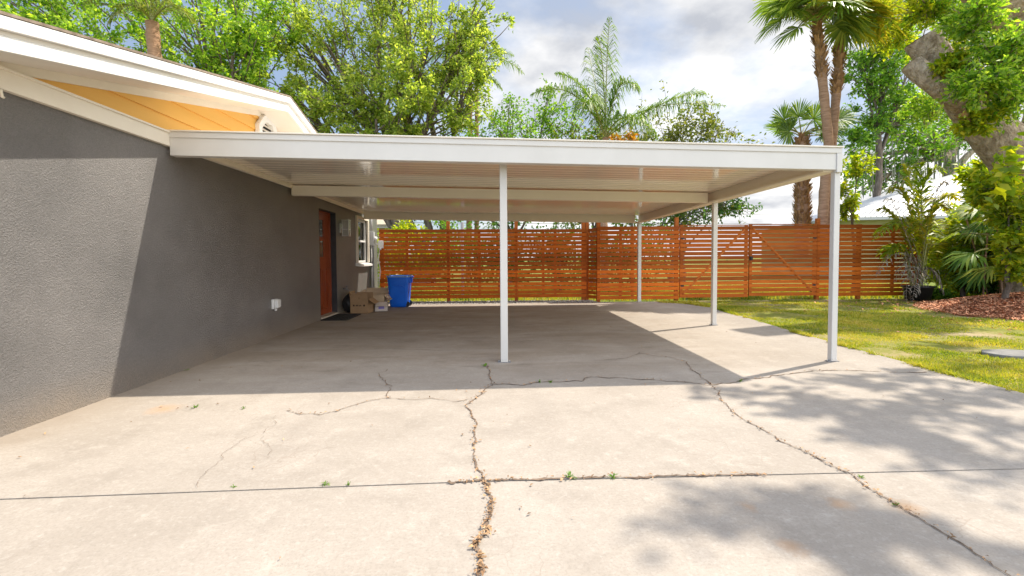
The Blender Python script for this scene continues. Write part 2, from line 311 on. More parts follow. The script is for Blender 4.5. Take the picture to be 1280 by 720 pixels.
    bp = N(n, 'ShaderNodeBump', i_Strength=0.32, i_Distance=0.006); l.new(h, bp.inputs['Height']); l.new(bp.outputs[0], b.inputs['Normal'])
    l.new(b.outputs[0], out.inputs[0])
    return mt
M['concrete'] = concrete()

def soil_mat(name, stops, s1, s2):
    mt, n, l, out = newmat(name)
    t = N(n, 'ShaderNodeTexCoord')
    a = N(n, 'ShaderNodeTexNoise', i_Scale=s1, i_Detail=7.0, i_Roughness=0.6); l.new(t.outputs['Object'], a.inputs['Vector'])
    c = N(n, 'ShaderNodeTexNoise', i_Scale=s2, i_Detail=5.0, i_Roughness=0.7); l.new(t.outputs['Object'], c.inputs['Vector'])
    x = N(n, 'ShaderNodeMixRGB', i_0=0.4); l.new(a.outputs['Fac'], x.inputs[1]); l.new(c.outputs['Fac'], x.inputs[2])
    rp = ramp(n, stops); l.new(x.outputs[0], rp.inputs[0])
    b = N(n, 'ShaderNodeBsdfPrincipled', i_Roughness=0.95); b.inputs['Specular IOR Level'].default_value = .15
    l.new(rp.outputs[0], b.inputs['Base Color'])
    bp = N(n, 'ShaderNodeBump', i_Strength=0.7, i_Distance=0.02); l.new(c.outputs['Fac'], bp.inputs['Height']); l.new(bp.outputs[0], b.inputs['Normal'])
    l.new(b.outputs[0], out.inputs[0]); return mt
M['ground'] = soil_mat('rough_grass_ground', [(.35, (.08, .11, .02)), (.5, (.14, .18, .03)), (.65, (.25, .24, .08))], .4, 12)
M['lawnsoil'] = soil_mat('thin_lawn_soil', [(.34, (.12, .15, .02)), (.48, (.20, .20, .04)), (.56, (.30, .24, .11)), (.66, (.40, .31, .20))], .8, 22)
M['mulchsoil'] = soil_mat('mulch_soil', [(.35, (.16, .05, .025)), (.5, (.27, .10, .05)), (.65, (.42, .21, .12))], 2.5, 30)

def glossy_roof():
    """white baked-enamel roof pan: fine ribs run along the sheet, so reflections stretch"""
    mt, n, l, out = newmat('enamelled_roof_pan')
    t = N(n, 'ShaderNodeTexCoord')
    a = N(n, 'ShaderNodeTexNoise', i_Scale=2.0, i_Detail=5.0); 
    mp = N(n, 'ShaderNodeMapping'); mp.inputs['Scale'].default_value = (.25, 14, 1); l.new(t.outputs['Object'], mp.inputs[0]); l.new(mp.outputs[0], a.inputs['Vector'])
    rp = ramp(n, [(.35, (.91, .82, .69)), (.65, (.92, .83, .70))]); l.new(a.outputs['Fac'], rp.inputs[0])
    b = N(n, 'ShaderNodeBsdfPrincipled', i_Roughness=0.10); b.inputs['Specular IOR Level'].default_value = .55
    b.inputs['Coat Weight'].default_value = .6; b.inputs['Coat Roughness'].default_value = .06
    l.new(rp.outputs[0], b.inputs['Base Color'])
    bp = N(n, 'ShaderNodeBump', i_Strength=0.045, i_Distance=0.01); l.new(a.outputs['Fac'], bp.inputs['Height']); l.new(bp.outputs[0], b.inputs['Normal']); l.new(bp.outputs[0], b.inputs['Coat Normal'])
    l.new(b.outputs[0], out.inputs[0]); return mt
M['roofpan'] = glossy_roof()
def glass_mat(name, tint, rough=0.02):
    mt, n, l, out = newmat(name)
    f = N(n, 'ShaderNodeFresnel', i_IOR=1.5)
    tr = N(n, 'ShaderNodeBsdfTransparent'); tr.inputs[0].default_value = (*tint, 1)
    g = N(n, 'ShaderNodeBsdfGlossy', i_Roughness=rough)
    x = N(n, 'ShaderNodeMixShader'); l.new(f.outputs[0], x.inputs[0]); l.new(tr.outputs[0], x.inputs[1]); l.new(g.outputs[0], x.inputs[2])
    l.new(x.outputs[0], out.inputs[0]); return mt
M['glass'] = glass_mat('window_glass', (.9, .93, .92))
M['frost'] = surf('frosted_lamp_glass', (.36, .345, .31), (.45, .43, .39), 8, 0.2, 0.03, 40)

# ------------------------------------------------------------------ object helpers
LOC = {}
def link(o, parent=None):
    COL.objects.link(o)
    if parent is not None: o.parent = parent
    return o
def rootloc(o):
    while o is not None:
        if o.name in LOC: return LOC[o.name]
        o = o.parent
    return np.zeros(3)
def thing(name, label, cat, loc=(0, 0, 0), group=None):
    o = bpy.data.objects.new(name, None); o.empty_display_size = .2; o.location = loc; COL.objects.link(o)
    LOC[o.name] = np.array(loc, float)
    o['label'] = label; o['category'] = cat
    if group: o['group'] = group
    return o
def tag(o, label, cat, group=None):
    o['label'] = label; o['category'] = cat
    if group: o['group'] = group
    return o
def npobj(name, V, Fq, mat, parent=None, smooth=False, kind=None, label=None):
    """V (n,3) world coordinates; Fq list of faces or an (m,k) array"""
    V = np.asarray(V, float) - (rootloc(parent) if parent is not None else 0)
    me = bpy.data.meshes.new(name)
    if isinstance(Fq, np.ndarray):
        mF, k = Fq.shape
        me.vertices.add(len(V)); me.vertices.foreach_set('co', V.astype(np.float32).ravel())
        me.loops.add(mF*k); me.loops.foreach_set('vertex_index', Fq.astype(np.int32).ravel())
        me.polygons.add(mF); me.polygons.foreach_set('loop_start', np.arange(0, mF*k, k, dtype=np.int32))
        me.update(calc_edges=True)
    else:
        me.from_pydata([tuple(v) for v in V], [], Fq); me.update()
    if smooth: me.polygons.foreach_set('use_smooth', np.ones(len(me.polygons), bool))
    for mm in (mat if isinstance(mat, (list, tuple)) else [mat]): me.materials.append(mm)
    o = bpy.data.objects.new(name, me); link(o, parent)
    if kind: o['kind'] = kind
    if label: o['label'] = label
    return o
class MB:
    def __init__(s): s.v = []; s.f = []
    def add(s, V, Fs):
        b = len(s.v); s.v += [tuple(map(float, p)) for p in V]; s.f += [tuple(b+i for i in q) for q in Fs]; return s
    def box(s, x0, x1, y0, y1, z0, z1):
        return s.add([(x0, y0, z0), (x1, y0, z0), (x1, y1, z0), (x0, y1, z0), (x0, y0, z1), (x1, y0, z1), (x1, y1, z1), (x0, y1, z1)],
                     [(3, 2, 1, 0), (4, 5, 6, 7), (0, 1, 5, 4), (1, 2, 6, 5), (2, 3, 7, 6), (3, 0, 4, 7)])
    def bar(s, a, b, w, h, up=(0, 0, 1)):
        """a rectangular bar from a to b"""
        a = np.array(a, float); b = np.array(b, float); d = b-a; d /= np.linalg.norm(d)
        sd = np.cross(d, up); sd /= np.linalg.norm(sd); u2 = np.cross(sd, d)
        P = []
        for p in (a, b):
            for i, j in ((-1, -1), (1, -1), (1, 1), (-1, 1)): P.append(p+sd*i*w/2+u2*j*h/2)
        return s.add(P, [(3, 2, 1, 0), (4, 5, 6, 7), (0, 1, 5, 4), (1, 2, 6, 5), (2, 3, 7, 6), (3, 0, 4, 7)])
    def tube(s, pts, rad, n=8, cap=True):
        V, Fs = tube(pts, rad, n, cap); return s.add(V, Fs)
    def prism(s, poly, y0, y1, axis='y'):
        k = len(poly); P = []
        for y in (y0, y1):
            for a, b in poly: P.append((a, y, b) if axis == 'y' else ((y, a, b) if axis == 'x' else (a, b, y)))
        Fs = [tuple(range(k))[::-1], tuple(range(k, 2*k))] + [(i, (i+1) % k, k+(i+1) % k, k+i) for i in range(k)]
        return s.add(P, Fs)
    def build(s, name, mat, parent=None, smooth=False, bevel=0.0, kind=None, label=None, segs=2):
        o = npobj(name, s.v, s.f, mat, parent, smooth, kind, label)
        bm = bmesh.new(); bm.from_mesh(o.data); bmesh.ops.recalc_face_normals(bm, faces=bm.faces); bm.to_mesh(o.data); bm.free()
        if bevel:
            md = o.modifiers.new('bevel', 'BEVEL'); md.width = bevel; md.segments = segs; md.limit_method = 'ANGLE'; md.angle_limit = R(40)
        return o
def tube(pts, rad, n=8, cap=True):
    pts = np.asarray(pts, float); k = len(pts)
    rad = np.full(k, rad) if np.isscalar(rad) else np.asarray(rad, float)
    tg = np.gradient(pts, axis=0); tg /= (np.linalg.norm(tg, axis=1, keepdims=True)+1e-9)
    ref = np.array([0, 0, 1.0]) if abs(tg[0][2]) < .9 else np.array([1.0, 0, 0])
    a = np.cross(tg[0], ref); a /= np.linalg.norm(a)
    V = []
    ang = np.arange(n)*2*math.pi/n
    for i in range(k):
        a = a - tg[i]*np.dot(a, tg[i]); a /= (np.linalg.norm(a)+1e-9); b = np.cross(tg[i], a)
        V.append(pts[i]+rad[i]*(np.cos(ang)[:, None]*a+np.sin(ang)[:, None]*b))
    V = np.concatenate(V)
    Fs = [(i*n+j, i*n+(j+1) % n, (i+1)*n+(j+1) % n, (i+1)*n+j) for i in range(k-1) for j in range(n)]
    if cap: Fs += [tuple(range(n))[::-1], tuple(range((k-1)*n, k*n))]
    return V, Fs
def curve_pts(a, b, k=6, sag=0.0, wob=0.0, g=None):
    a = np.array(a, float); b = np.array(b, float); t = np.linspace(0, 1, k)[:, None]
    P = a+(b-a)*t; P[:, 2] += (sag*4*t*(1-t))[:, 0]
    if wob:
        w = (g or rng).normal(0, wob, (k, 3)); w[0] = 0; w[-1] = 0; P += w
    return P
def bez(a, c, b, k=8):
    a, c, b = (np.array(q, float) for q in (a, c, b)); t = np.linspace(0, 1, k)[:, None]
    return a*(1-t)**2+c*2*t*(1-t)+b*t**2

# leaves: kites of four vertices, one island per leaf
def leaf_cards(P, size, g, up=0.5, width=0.5, axis=None, droop=0.0):
    n = len(P); s = size*g.uniform(.65, 1.35, n)[:, None]
    nr = g.normal(0, 1, (n, 3)); nr[:, 2] += up*1.6; nr /= np.linalg.norm(nr, axis=1, keepdims=True)
    ax = g.normal(0, 1, (n, 3)) if axis is None else axis+g.normal(0, .45, (n, 3))
    ax[:, 2] -= droop
    ax -= nr*np.sum(ax*nr, axis=1, keepdims=True); ax /= (np.linalg.norm(ax, axis=1, keepdims=True)+1e-9)
    sd = np.cross(nr, ax); w = width*s*.5
    fold = nr*s*.12
    V = np.stack([P, P+ax*s*.45+sd*w+fold, P+ax*s, P+ax*s*.45-sd*w+fold], axis=1).reshape(-1, 3)
    Fq = np.arange(4*n, dtype=np.int32).reshape(-1, 4)
    return V, Fq

def ellipsoid_pt(g, c, r, shell=0.45):
    d = g.normal(0, 1, 3); d /= np.linalg.norm(d)
    return np.array(c)+np.array(r)*d*(shell+(1-shell)*g.random())**.7
def tree(name, label, base, trunk_r, fork, blobs, leaf, bark='bark', leafsize=.16, nsub=16, ntwig=5, nleaf=22, group=None, cat='tree', seed=1, stems=1, twig_r=.012, limb_r=None, spread=.3, leafwidth=.55, leafname='crown', up=.5):
    """trunk from base to fork; a limb to every crown blob (centre, radii); branches, twigs and leaves in each blob"""
    g = np.random.default_rng(seed)
    root = thing(name, label, cat, base, group)
    tm = MB(); fork = np.array(fork, float); base = np.array(base, float)
    LP = []; LA = []
    tops = []
    for s_ in range(stems):
        off = np.array([g.normal(0, .25), g.normal(0, .25), 0])*(stems > 1)
        tp = fork+off*3.0*(1 if stems > 1 else 0)
        pts = curve_pts(base+off*.8-np.array([0, 0, .08]), tp, 7, 0, trunk_r*.5, g)
        rr = trunk_r*(1 if stems == 1 else .6)
        rad = np.linspace(rr*1.25, rr*.75, 7); rad[0] = rr*1.7
        tm.tube(pts, rad, 9, False); tops.append(pts)
    lr = limb_r or trunk_r*.5
    for bi, (c, r) in enumerate(blobs):
        c = np.array(c, float); r = np.array(r, float)
        tp = tops[bi % len(tops)]; st = tp[-1] if g.random() < .7 else tp[-2]
        mid = st*.5+c*.5+np.array([0, 0, .18*np.linalg.norm(c-st)])*(1 if c[2] < st[2]+2 else .2)+g.normal(0, .2, 3)
        limb = bez(st, mid, c, 9)+g.normal(0, .05, (9, 3))*np.linspace(0, 1, 9)[:, None]
        lrad = np.linspace(lr, lr*.3, 9); tm.tube(limb, lrad, 7, False)
        for k in range(nsub):
            t = g.uniform(.45, 1); i = min(8, int(t*8)); a = limb[i]
            e = ellipsoid_pt(g, c, r)
            md = (a+e)/2+g.normal(0, .12, 3)*r.mean()+np.array([0, 0, .1*r[2]])
            sub = bez(a, md, e, 6); tm.tube(sub, np.linspace(lrad[i]*.5, twig_r, 6), 5, False)
            for q in range(ntwig):
                j = g.integers(2, 6); s0 = sub[j]; dr = (e-c)/r; dr = dr/(np.linalg.norm(dr)+1e-6)
                tv = (dr*.6+g.normal(0, .7, 3))*spread*r.mean()
                tw = bez(s0, s0+tv*.5+np.array([0, 0, .05]), s0+tv, 4)
                if q < 3: tm.tube(tw, np.linspace(twig_r, twig_r*.4, 4), 3, False)
                u = g.uniform(.15, 1.05, nleaf)[:, None]
                LP.append(s0+tv*u+g.normal(0, .10*r.mean()*spread/.3, (nleaf, 3))); LA.append(np.repeat(tv[None]/(np.linalg.norm(tv)+1e-6), nleaf, 0))
    tm.build('trunk', M[bark], root, smooth=True)
    P = np.concatenate(LP); A = np.concatenate(LA)
    V, Fq = leaf_cards(P, leafsize, g, up, leafwidth, A, .25)
    npobj(leafname, V, Fq, M[leaf], root)
    return root

def strips(P0, P1, P2, w0, wm, nrm):
    """bent blades: base, middle, tip -> 5-vertex blades as quad + triangle stored as two quads"""
    d = P2-P0; sd = np.cross(d, nrm); sd /= (np.linalg.norm(sd, axis=1, keepdims=True)+1e-9)
    a, b = P0-sd*w0/2, P0+sd*w0/2; c, e_ = P1+sd*wm/2, P1-sd*wm/2; tp, tp2 = P2+sd*wm*.08, P2-sd*wm*.08
    V = np.stack([a, b, c, e_, tp, tp2], axis=1).reshape(-1, 3); n = len(P0)
    i = np.arange(n)[:, None]*6
    Fq = np.concatenate([i+np.array([[0, 1, 2, 3]]), i+np.array([[3, 2, 4, 5]])], axis=1).reshape(-1, 4)
    return V, Fq.astype(np.int32)
def feather_frond(root, a, c, b, ll, nl, mat, g, droop=.5, stem_r=.02, mat_stem='stem', name='frond', gap=.08, lw=1.0):
    """arching rachis a-c-b with drooping leaflets of length ll"""
    k = 26; R_ = bez(a, c, b, k)
    t = np.linspace(gap, 1, nl); idx = t*(k-1); i0 = np.clip(idx.astype(int), 0, k-2); fr = (idx-i0)[:, None]
    P = R_[i0]*(1-fr)+R_[i0+1]*fr; T = R_[i0+1]-R_[i0]; T /= np.linalg.norm(T, axis=1, keepdims=True)
    upv = np.array([0, 0, 1.0]); S = np.cross(T, upv); nn = np.linalg.norm(S, axis=1, keepdims=True)
    S = np.where(nn > .15, S/(nn+1e-9), np.array([[1.0, 0, 0]]))
    L = ll*np.sin(np.pi*np.clip(t*.86+.13, 0, 1))**.6
    Vs = []; Fs = []; b0 = 0
    for sgn in (-1, 1):
        L_ = (L*g.uniform(.8, 1.1, nl))[:, None]
        d = S*sgn*g.uniform(.6, 1.0, (nl, 1))+T*g.uniform(.35, .8, (nl, 1))+g.normal(0, .16, (nl, 3)); d /= np.linalg.norm(d, axis=1, keepdims=True)
        P1 = P+d*L_*.5+np.array([0, 0, .05])*L_; P2 = P1+(d*(1-droop*.6)-upv*droop)*L_*.55
        V, Fq = strips(P, P1, P2, (.016+.008*ll)*lw, (.022+.012*ll)*lw, np.repeat(upv[None], nl, 0)+g.normal(0, .3, (nl, 3)))
        Vs.append(V); Fs.append(Fq+b0); b0 += len(V)
    o = npobj(name, np.concatenate(Vs), np.concatenate(Fs), M[mat], root)
    sv, sf = tube(R_, np.linspace(stem_r, stem_r*.3, k), 5, False)
    npobj('rachis', sv, sf, M[mat_stem], o, True)
    return o
def fan_frond(root, p, d, plen, rad, mat, g, nseg=34, droop=.35, name='frond', arc=2.4, up=(0, 0, 1)):
    """palmate leaf: petiole from p along d, blades fanned round its end"""
    d = np.array(d, float); d /= np.linalg.norm(d); p = np.array(p, float)
    e_ = p+d*plen-np.array([0, 0, .12*plen]); pet = bez(p, p+d*plen*.6+np.array([0, 0, .05*plen]), e_, 6)
    d2 = pet[-1]-pet[-2]; d2 /= np.linalg.norm(d2)
    S = np.cross(d2, np.array(up, float)); S /= (np.linalg.norm(S)+1e-9); U = np.cross(S, d2)
    tilt = g.normal(0, .35); S = S*math.cos(tilt)+U*math.sin(tilt); U = np.cross(S, d2)
    th = np.linspace(-arc, arc, nseg)+g.normal(0, .025, nseg)
    D = np.cos(th)[:, None]*d2+np.sin(th)[:, None]*S+U*.12*np.abs(np.sin(th))[:, None]
    L = (rad*(.72+.28*np.cos(th*.55))*g.uniform(.88, 1.06, nseg))[:, None]
    P0 = np.repeat(e_[None], nseg, 0); P1 = P0+D*L*.6; P2 = P1+(D*.8-np.array([0, 0, droop])+g.normal(0, .06, (nseg, 3)))*L*.42
    wm = 2*arc/nseg*rad*.6*.95
    V, Fq = strips(P0, P1, P2, wm*.12, wm, np.repeat(U[None], nseg, 0)+g.normal(0, .18, (nseg, 3)))
    o = npobj(name, V, Fq, M[mat], root)
    sv, sf = tube(pet, np.linspace(.022, .012, 6), 5, False); npobj('petiole', sv, sf, M['stem'], o, True)
    return o
# ================================================================== GROUND
gs = MB(); gs.box(-400, 400, -150, 700, -0.6, -0.06)
gs.build('ground', M['ground'], kind='structure')
slab_r = [(-3.24, 2.245), (-.1, 2.33), (1.2, 2.327), (4.38, 2.325), (4.41, 3.6), (4.44, 5.0), (4.55, 6.7), (4.72, 8.4), (4.9, 9.9), (4.75, 10.7), (4.35, 11.1), (3.2, 11.36), (2.3, 11.42), (-.4, 11.30), (-3.24, 11.28)]
slab_f = [(-3.24, -9), (4.3, -9), (4.38, 2.313), (1.2, 2.315), (-.1, 2.318), (-3.24, 2.233)]
d = MB(); d.prism(slab_r, -.12, 0.0, 'z'); d.prism(slab_f, -.12, 0.0, 'z')
driveway = d.build('driveway', M['concrete'], kind='structure')
fj = MB(); fj.box(-30, 30, -16, -9.01, -.12, .0); fj.build('road', surf('asphalt', (.045, .045, .047), (.06, .06, .06), 8, .9, .3, 60), kind='structure')

# cracks: jagged dark ribbons with crumbs in them
def fract(P, n, amp, g):
    P = [np.array(p, float) for p in P]
    for it in range(n):
        Q = [P[0]]
        for a, b in zip(P[:-1], P[1:]):
            L = np.linalg.norm(b-a); mdl = (a+b)/2; nv = np.array([-(b-a)[1], (b-a)[0], 0])/(L+1e-9)
            Q += [mdl+nv*g.normal(0, amp)*L, b]
        P = Q
    return np.array(P)
crumb_P = []; crumb_w = []
def crack(px, w, n=3, amp=.12, seed=0, crumbs=0):
    g = np.random.default_rng(seed)
    P = fract([G(*p) for p in px], n, amp, g); k = len(P)
    T = np.gradient(P, axis=0); Nv = np.stack([-T[:, 1], T[:, 0], np.zeros(k)], 1); Nv /= (np.linalg.norm(Nv, axis=1, keepdims=True)+1e-9)
    wv = w*(g.uniform(.2, 1.6, k)*.5+.75*np.abs(np.sin(np.arange(k)*.21+seed)+.4*np.sin(np.arange(k)*.57))); wv[0] = wv[-1] = .001
    sh = g.normal(0, w*.25, k)
    A = P+Nv*(wv/2+sh)[:, None]; B = P-Nv*(wv/2-sh)[:, None]
    A[:, 2] = .004+.0006*(seed % 6); B[:, 2] = .004+.0006*(seed % 6)
    V = np.concatenate([A, B]); Fs = [(i, k+i, k+i+1, i+1) for i in range(k-1)]
    npobj('crack', V, Fs, M['crackfill'], driveway)
    for i in range(crumbs):
        j = g.integers(0, k); crumb_P.append(P[j]+Nv[j]*g.normal(0, .38)*w+g.normal(0, .012, 3)); crumb_w.append(w)
crack([(608, 455), (612, 470), (606, 488), (592, 500), (590, 520), (594, 540), (592, 560), (600, 590), (603, 602)], .010, 4, .10, 1, 90)
crack([(603, 602), (615, 625), (613, 645), (606, 670), (600, 695), (592, 724)], .014, 4, .09, 2, 170)
crack([(592, 499), (560, 501), (520, 500), (485, 498), (455, 503), (425, 513), (400, 519), (375, 518), (358, 514)], .006, 4, .07, 3, 30)
crack([(484, 498), (483, 480), (476, 472), (484, 462)], .006, 4, .10, 4, 6)
crack([(345, 520), (345, 530), (330, 542), (300, 552), (283, 565), (265, 585), (250, 600), (248, 611)], .002, 4, .10, 5)
crack([(612, 480), (650, 482), (700, 478), (740, 471), (790, 474), (840, 477), (885, 482), (920, 478), (960, 472), (1000, 466), (1040, 463), (1080, 464), (1160, 465)], .012, 4, .08, 6, 60)
crack([(858, 452), (865, 463), (885, 477), (900, 490), (908, 505), (920, 518), (950, 535), (990, 558), (1030, 578), (1065, 593), (1090, 613), (1130, 637), (1180, 668), (1268, 724)], .007, 4, .06, 7, 130)
crack([(560, 604), (600, 601), (640, 600), (700, 598.5), (760, 597), (830, 595.5), (900, 594), (960, 593)], .014, 4, .025, 8, 80)
crack([(330, 545), (338, 560), (334, 574)], .0018, 4, .10, 9)
crack([(740, 452), (800, 442), (838, 447), (858, 452)], .007, 4, .10, 10, 10)
# small flat chips of leaf, twig and concrete lying in and round the cracks
def chips(P, size, g, mat, name, parent=None, kind=None, flat=1.0, thick=.006, z0=.006):
    n = len(P); s = (size*g.uniform(.5, 1.5, n))[:, None]; th = g.uniform(0, 6.28, n)
    ax = np.stack([np.cos(th), np.sin(th), g.normal(0, .25, n)], 1); sd = np.stack([-np.sin(th), np.cos(th), g.normal(0, .25, n)], 1)
    asp = g.uniform(.2, .6, n)[:, None]; P = P.copy()
    V = np.stack([P-ax*s, P-sd*s*asp+np.array([0, 0, thick]), P+ax*s, P+sd*s*asp+np.array([0, 0, thick*.6])], 1).reshape(-1, 3)
    return npobj(name, V, np.arange(4*n, dtype=np.int32).reshape(-1, 4), mat, parent, False, kind)
cp = np.array(crumb_P); cp[:, 2] = .010
chips(cp, .010, rng, M['debris'], 'leaf_debris', None, 'stuff')
# scattered specks over the slab
n = 150; P = np.stack([rng.uniform(-3.1, 4.3, n), rng.uniform(.9, 10.8, n), np.full(n, .008)], 1)
chips(P, .010, rng, M['debris'], 'leaf_litter', None, 'stuff')

# gravel strip against the fence
n = 5200; P = np.stack([rng.uniform(-3.1, 2.6, n), rng.uniform(11.3, 12.05, n), np.full(n, -.01)], 1)
gb = MB(); gb.prism([(-3.2, 11.2), (2.6, 11.2), (4.9, 10.9), (4.9, 11.74), (2.66, 11.78), (2.5, 12.4), (-3.2, 12.4)], -.1, -.03, 'z'); gb.build('gravel_bed', M['gravel'], kind='structure')
s = rng.uniform(.01, .028, n)[:, None]; a = rng.normal(0, 1, (n, 3)); a /= np.linalg.norm(a, axis=1, keepdims=True)
b = np.cross(a, rng.normal(0, 1, (n, 3))); b /= np.linalg.norm(b, axis=1, keepdims=True); c = np.cross(a, b)
V = np.stack([P+a*s, P+b*s, P+c*s, P-a*s*.8, P-b*s*.8, P-c*s*.8], 1).reshape(-1, 3)
oc = np.array([(0, 1, 2), (1, 3, 2), (3, 4, 2), (4, 0, 2), (1, 0, 5), (3, 1, 5), (4, 3, 5), (0, 4, 5)])
npobj('gravel', V, (np.arange(n)[:, None, None]*6+oc[None]).reshape(-1, 3).astype(np.int32), M['gravel'], None, False, 'stuff')

# lawn
def edge_x(y):
    ys = [-9, 2.3, 3.6, 5.0, 6.7, 8.4, 9.9, 10.7, 11.1]; xs = [4.3, 4.38, 4.41, 4.44, 4.55, 4.72, 4.9, 4.75, 4.35]
    return np.interp(y, ys, xs)
MC = np.array([12.6, 8.7]); MRAD = np.array([3.5, 2.5])
def mound(x, y):
    q = ((x-MC[0])/MRAD[0])**2+((y-MC[1])/MRAD[1])**2
    return .42*np.clip(1-q, 0, 1)**1.0
nx, ny = 70, 50
xs = np.linspace(4.2, 22, nx); ys = np.linspace(-9, 11.95, ny); X, Y = np.meshgrid(xs, ys)
Z = -.035+.012*np.sin(X*3.1+Y*1.7)*np.sin(Y*2.3)
V = np.stack([X, Y, Z], -1).reshape(-1, 3)
Fq = np.array([(j*nx+i, j*nx+i+1, (j+1)*nx+i+1, (j+1)*nx+i) for j in range(ny-1) for i in range(nx-1)], dtype=np.int32)
npobj('lawn', V, Fq, M['lawnsoil'], None, True, 'structure')
nx, ny = 60, 50
xs = np.linspace(MC[0]-MRAD[0], MC[0]+MRAD[0], nx); ys = np.linspace(MC[1]-MRAD[1], MC[1]+MRAD[1], ny); X, Y = np.meshgrid(xs, ys)
Z = mound(X, Y)-.06+rng.normal(0, .008, X.shape)+.02*np.sin(X*4)*np.sin(Y*5)
Fq = np.array([(j*nx+i, j*nx+i+1, (j+1)*nx+i+1, (j+1)*nx+i) for j in range(ny-1) for i in range(nx-1)], dtype=np.int32)
npobj('mulch_bed', np.stack([X, Y, Z], -1).reshape(-1, 3), Fq, M['mulchsoil'], None, True, 'structure')
n = 26000; th = rng.uniform(0, 6.28, n); rr = np.sqrt(rng.random(n))*1.02
x = MC[0]+MRAD[0]*rr*np.cos(th); y = MC[1]+MRAD[1]*rr*np.sin(th); x = np.append(x, MC[0]+MRAD[0]*rng.normal(0, .62, 2500)); y = np.append(y, MC[1]+MRAD[1]*rng.normal(0, .62, 2500))
k = (x > 6) & (y < 11.6); x = x[k]; y = y[k]
P = np.stack([x, y, np.maximum(mound(x, y)-.06, -.03)+.02+rng.uniform(0, .025, len(x))], 1)
chips(P, .03, rng, M['chips'], 'bark_mulch', None, 'stuff', thick=.015)

def vnoise(x, y, s, seed):
    g = np.random.default_rng(seed); T = g.random((64, 64)); u = x*s; v = y*s; i = np.floor(u).astype(int); j = np.floor(v).astype(int)
    fu = u-i; fv = v-j; fu = fu*fu*(3-2*fu); fv = fv*fv*(3-2*fv)
    t = lambda a, b_: T[a % 64, b_ % 64]
    return (t(i, j)*(1-fu)+t(i+1, j)*fu)*(1-fv)+(t(i, j+1)*(1-fu)+t(i+1, j+1)*fu)*fv
def blades(n, y0, y1, x1, h, seed):
    g = np.random.default_rng(seed); y = g.uniform(y0, y1, n); x = edge_x(y)-.07+(x1-edge_x(y))*g.random(n)**1.3
    den = .55*vnoise(x, y, .9, 3)+.45*vnoise(x, y, 3.1, 4); q = ((x-MC[0])/MRAD[0])**2+((y-MC[1])/MRAD[1])**2
    k = (den > .31+.27*g.random(n)+.35*np.clip(1-(q-1)/1.1, 0, 1)*g.random(n)) & (q > .95+.25*g.random(n)); k |= (np.abs(x-edge_x(y)) < .12) & (g.random(n) < .6)
    x = x[k]; y = y[k]; m_ = len(x)
    hh = h*g.uniform(.4, 1.3, m_)*(.5+.9*den[k]); th = g.uniform(0, 6.28, m_); ln = g.uniform(.2, 1.1, m_)
    P0 = np.stack([x, y, np.full(m_, -.04)], 1); D = np.stack([np.cos(th)*ln, np.sin(th)*ln, np.ones(m_)], 1)
    P2 = P0+D*hh[:, None]; P2[:, 2] -= .2*hh*ln
    wv = np.stack([-np.sin(th), np.cos(th), np.zeros(m_)], 1)*(.0035+.0007*y)[:, None]
    return np.stack([P0-wv, P0+wv, P2], 1).reshape(-1, 3)
def fringe(n):
    g = np.random.default_rng(77); y = g.uniform(2.0, 11.0, n); k = vnoise(y*1.0, y*0+3, 2.3, 8)+.35*vnoise(y, y*0+9, 9, 2) > .42+.35*g.random(n); y = y[k]; m_ = len(y)
    x = edge_x(y)+g.normal(.0, .035, m_); L = g.uniform(.03, .085, m_)[:, None]; D = np.stack([g.normal(-.55, .6, m_), g.normal(0, .6, m_), g.uniform(.3, 1.1, m_)], 1); D /= np.linalg.norm(D, axis=1, keepdims=True)
    P0 = np.stack([x, y, np.where(x < edge_x(y), .002, -.03)], 1); P2 = P0+D*L; P2[:, 2] = np.maximum(P2[:, 2], .004); th = g.uniform(0, 6.28, m_); wv = np.stack([np.cos(th), np.sin(th), np.zeros(m_)], 1)*(.003+.0006*y)[:, None]
    return np.stack([P0-wv, P0+wv, P2], 1).reshape(-1, 3)
V = np.concatenate([blades(150000, 2.2, 7.0, 9.0, .036, 1), blades(150000, 6.5, 11.9, 15.5, .04, 2), blades(30000, -3, 2.2, 9, .04, 5), fringe(16000)])
npobj('grass', V, np.arange(len(V), dtype=np.int32).reshape(-1, 3), M['grass'], None, False, 'stuff')

# back lawn behind the fence, taller
g = np.random.default_rng(9); n = 40000; x = g.uniform(-6, 16, n); y = g.uniform(12.2, 18, n); th = g.uniform(0, 6.28, n); hh = g.uniform(.04, .14, n)
P0 = np.stack([x, y, np.full(n, -.06)], 1); P2 = P0+np.stack([np.cos(th)*.6, np.sin(th)*.6, np.ones(n)], 1)*hh[:, None]
wv = np.stack([-np.sin(th), np.cos(th), np.zeros(n)], 1)*.012
V = np.stack([P0-wv, P0+wv, P2], 1).reshape(-1, 3)
npobj('back_lawn_grass', V, np.arange(len(V), dtype=np.int32).reshape(-1, 3), M['grass'], None, False, 'stuff')

def slabstone():
    c = G(1266, 443, -.02); g = np.random.default_rng(5); k = 11; a = np.arange(k)*2*math.pi/k
    poly = [(c[0]+.33*math.cos(t)*g.uniform(.85, 1.1), c[1]+.22*math.sin(t)*g.uniform(.85, 1.1)) for t in a]
    o = MB().prism(poly, -.08, .005, 'z').build('stepping_stone', M['stone'], bevel=.01)
    tag(o, 'flat grey stepping stone in the grass below the mulch mound', 'stepping stone')
slabstone()
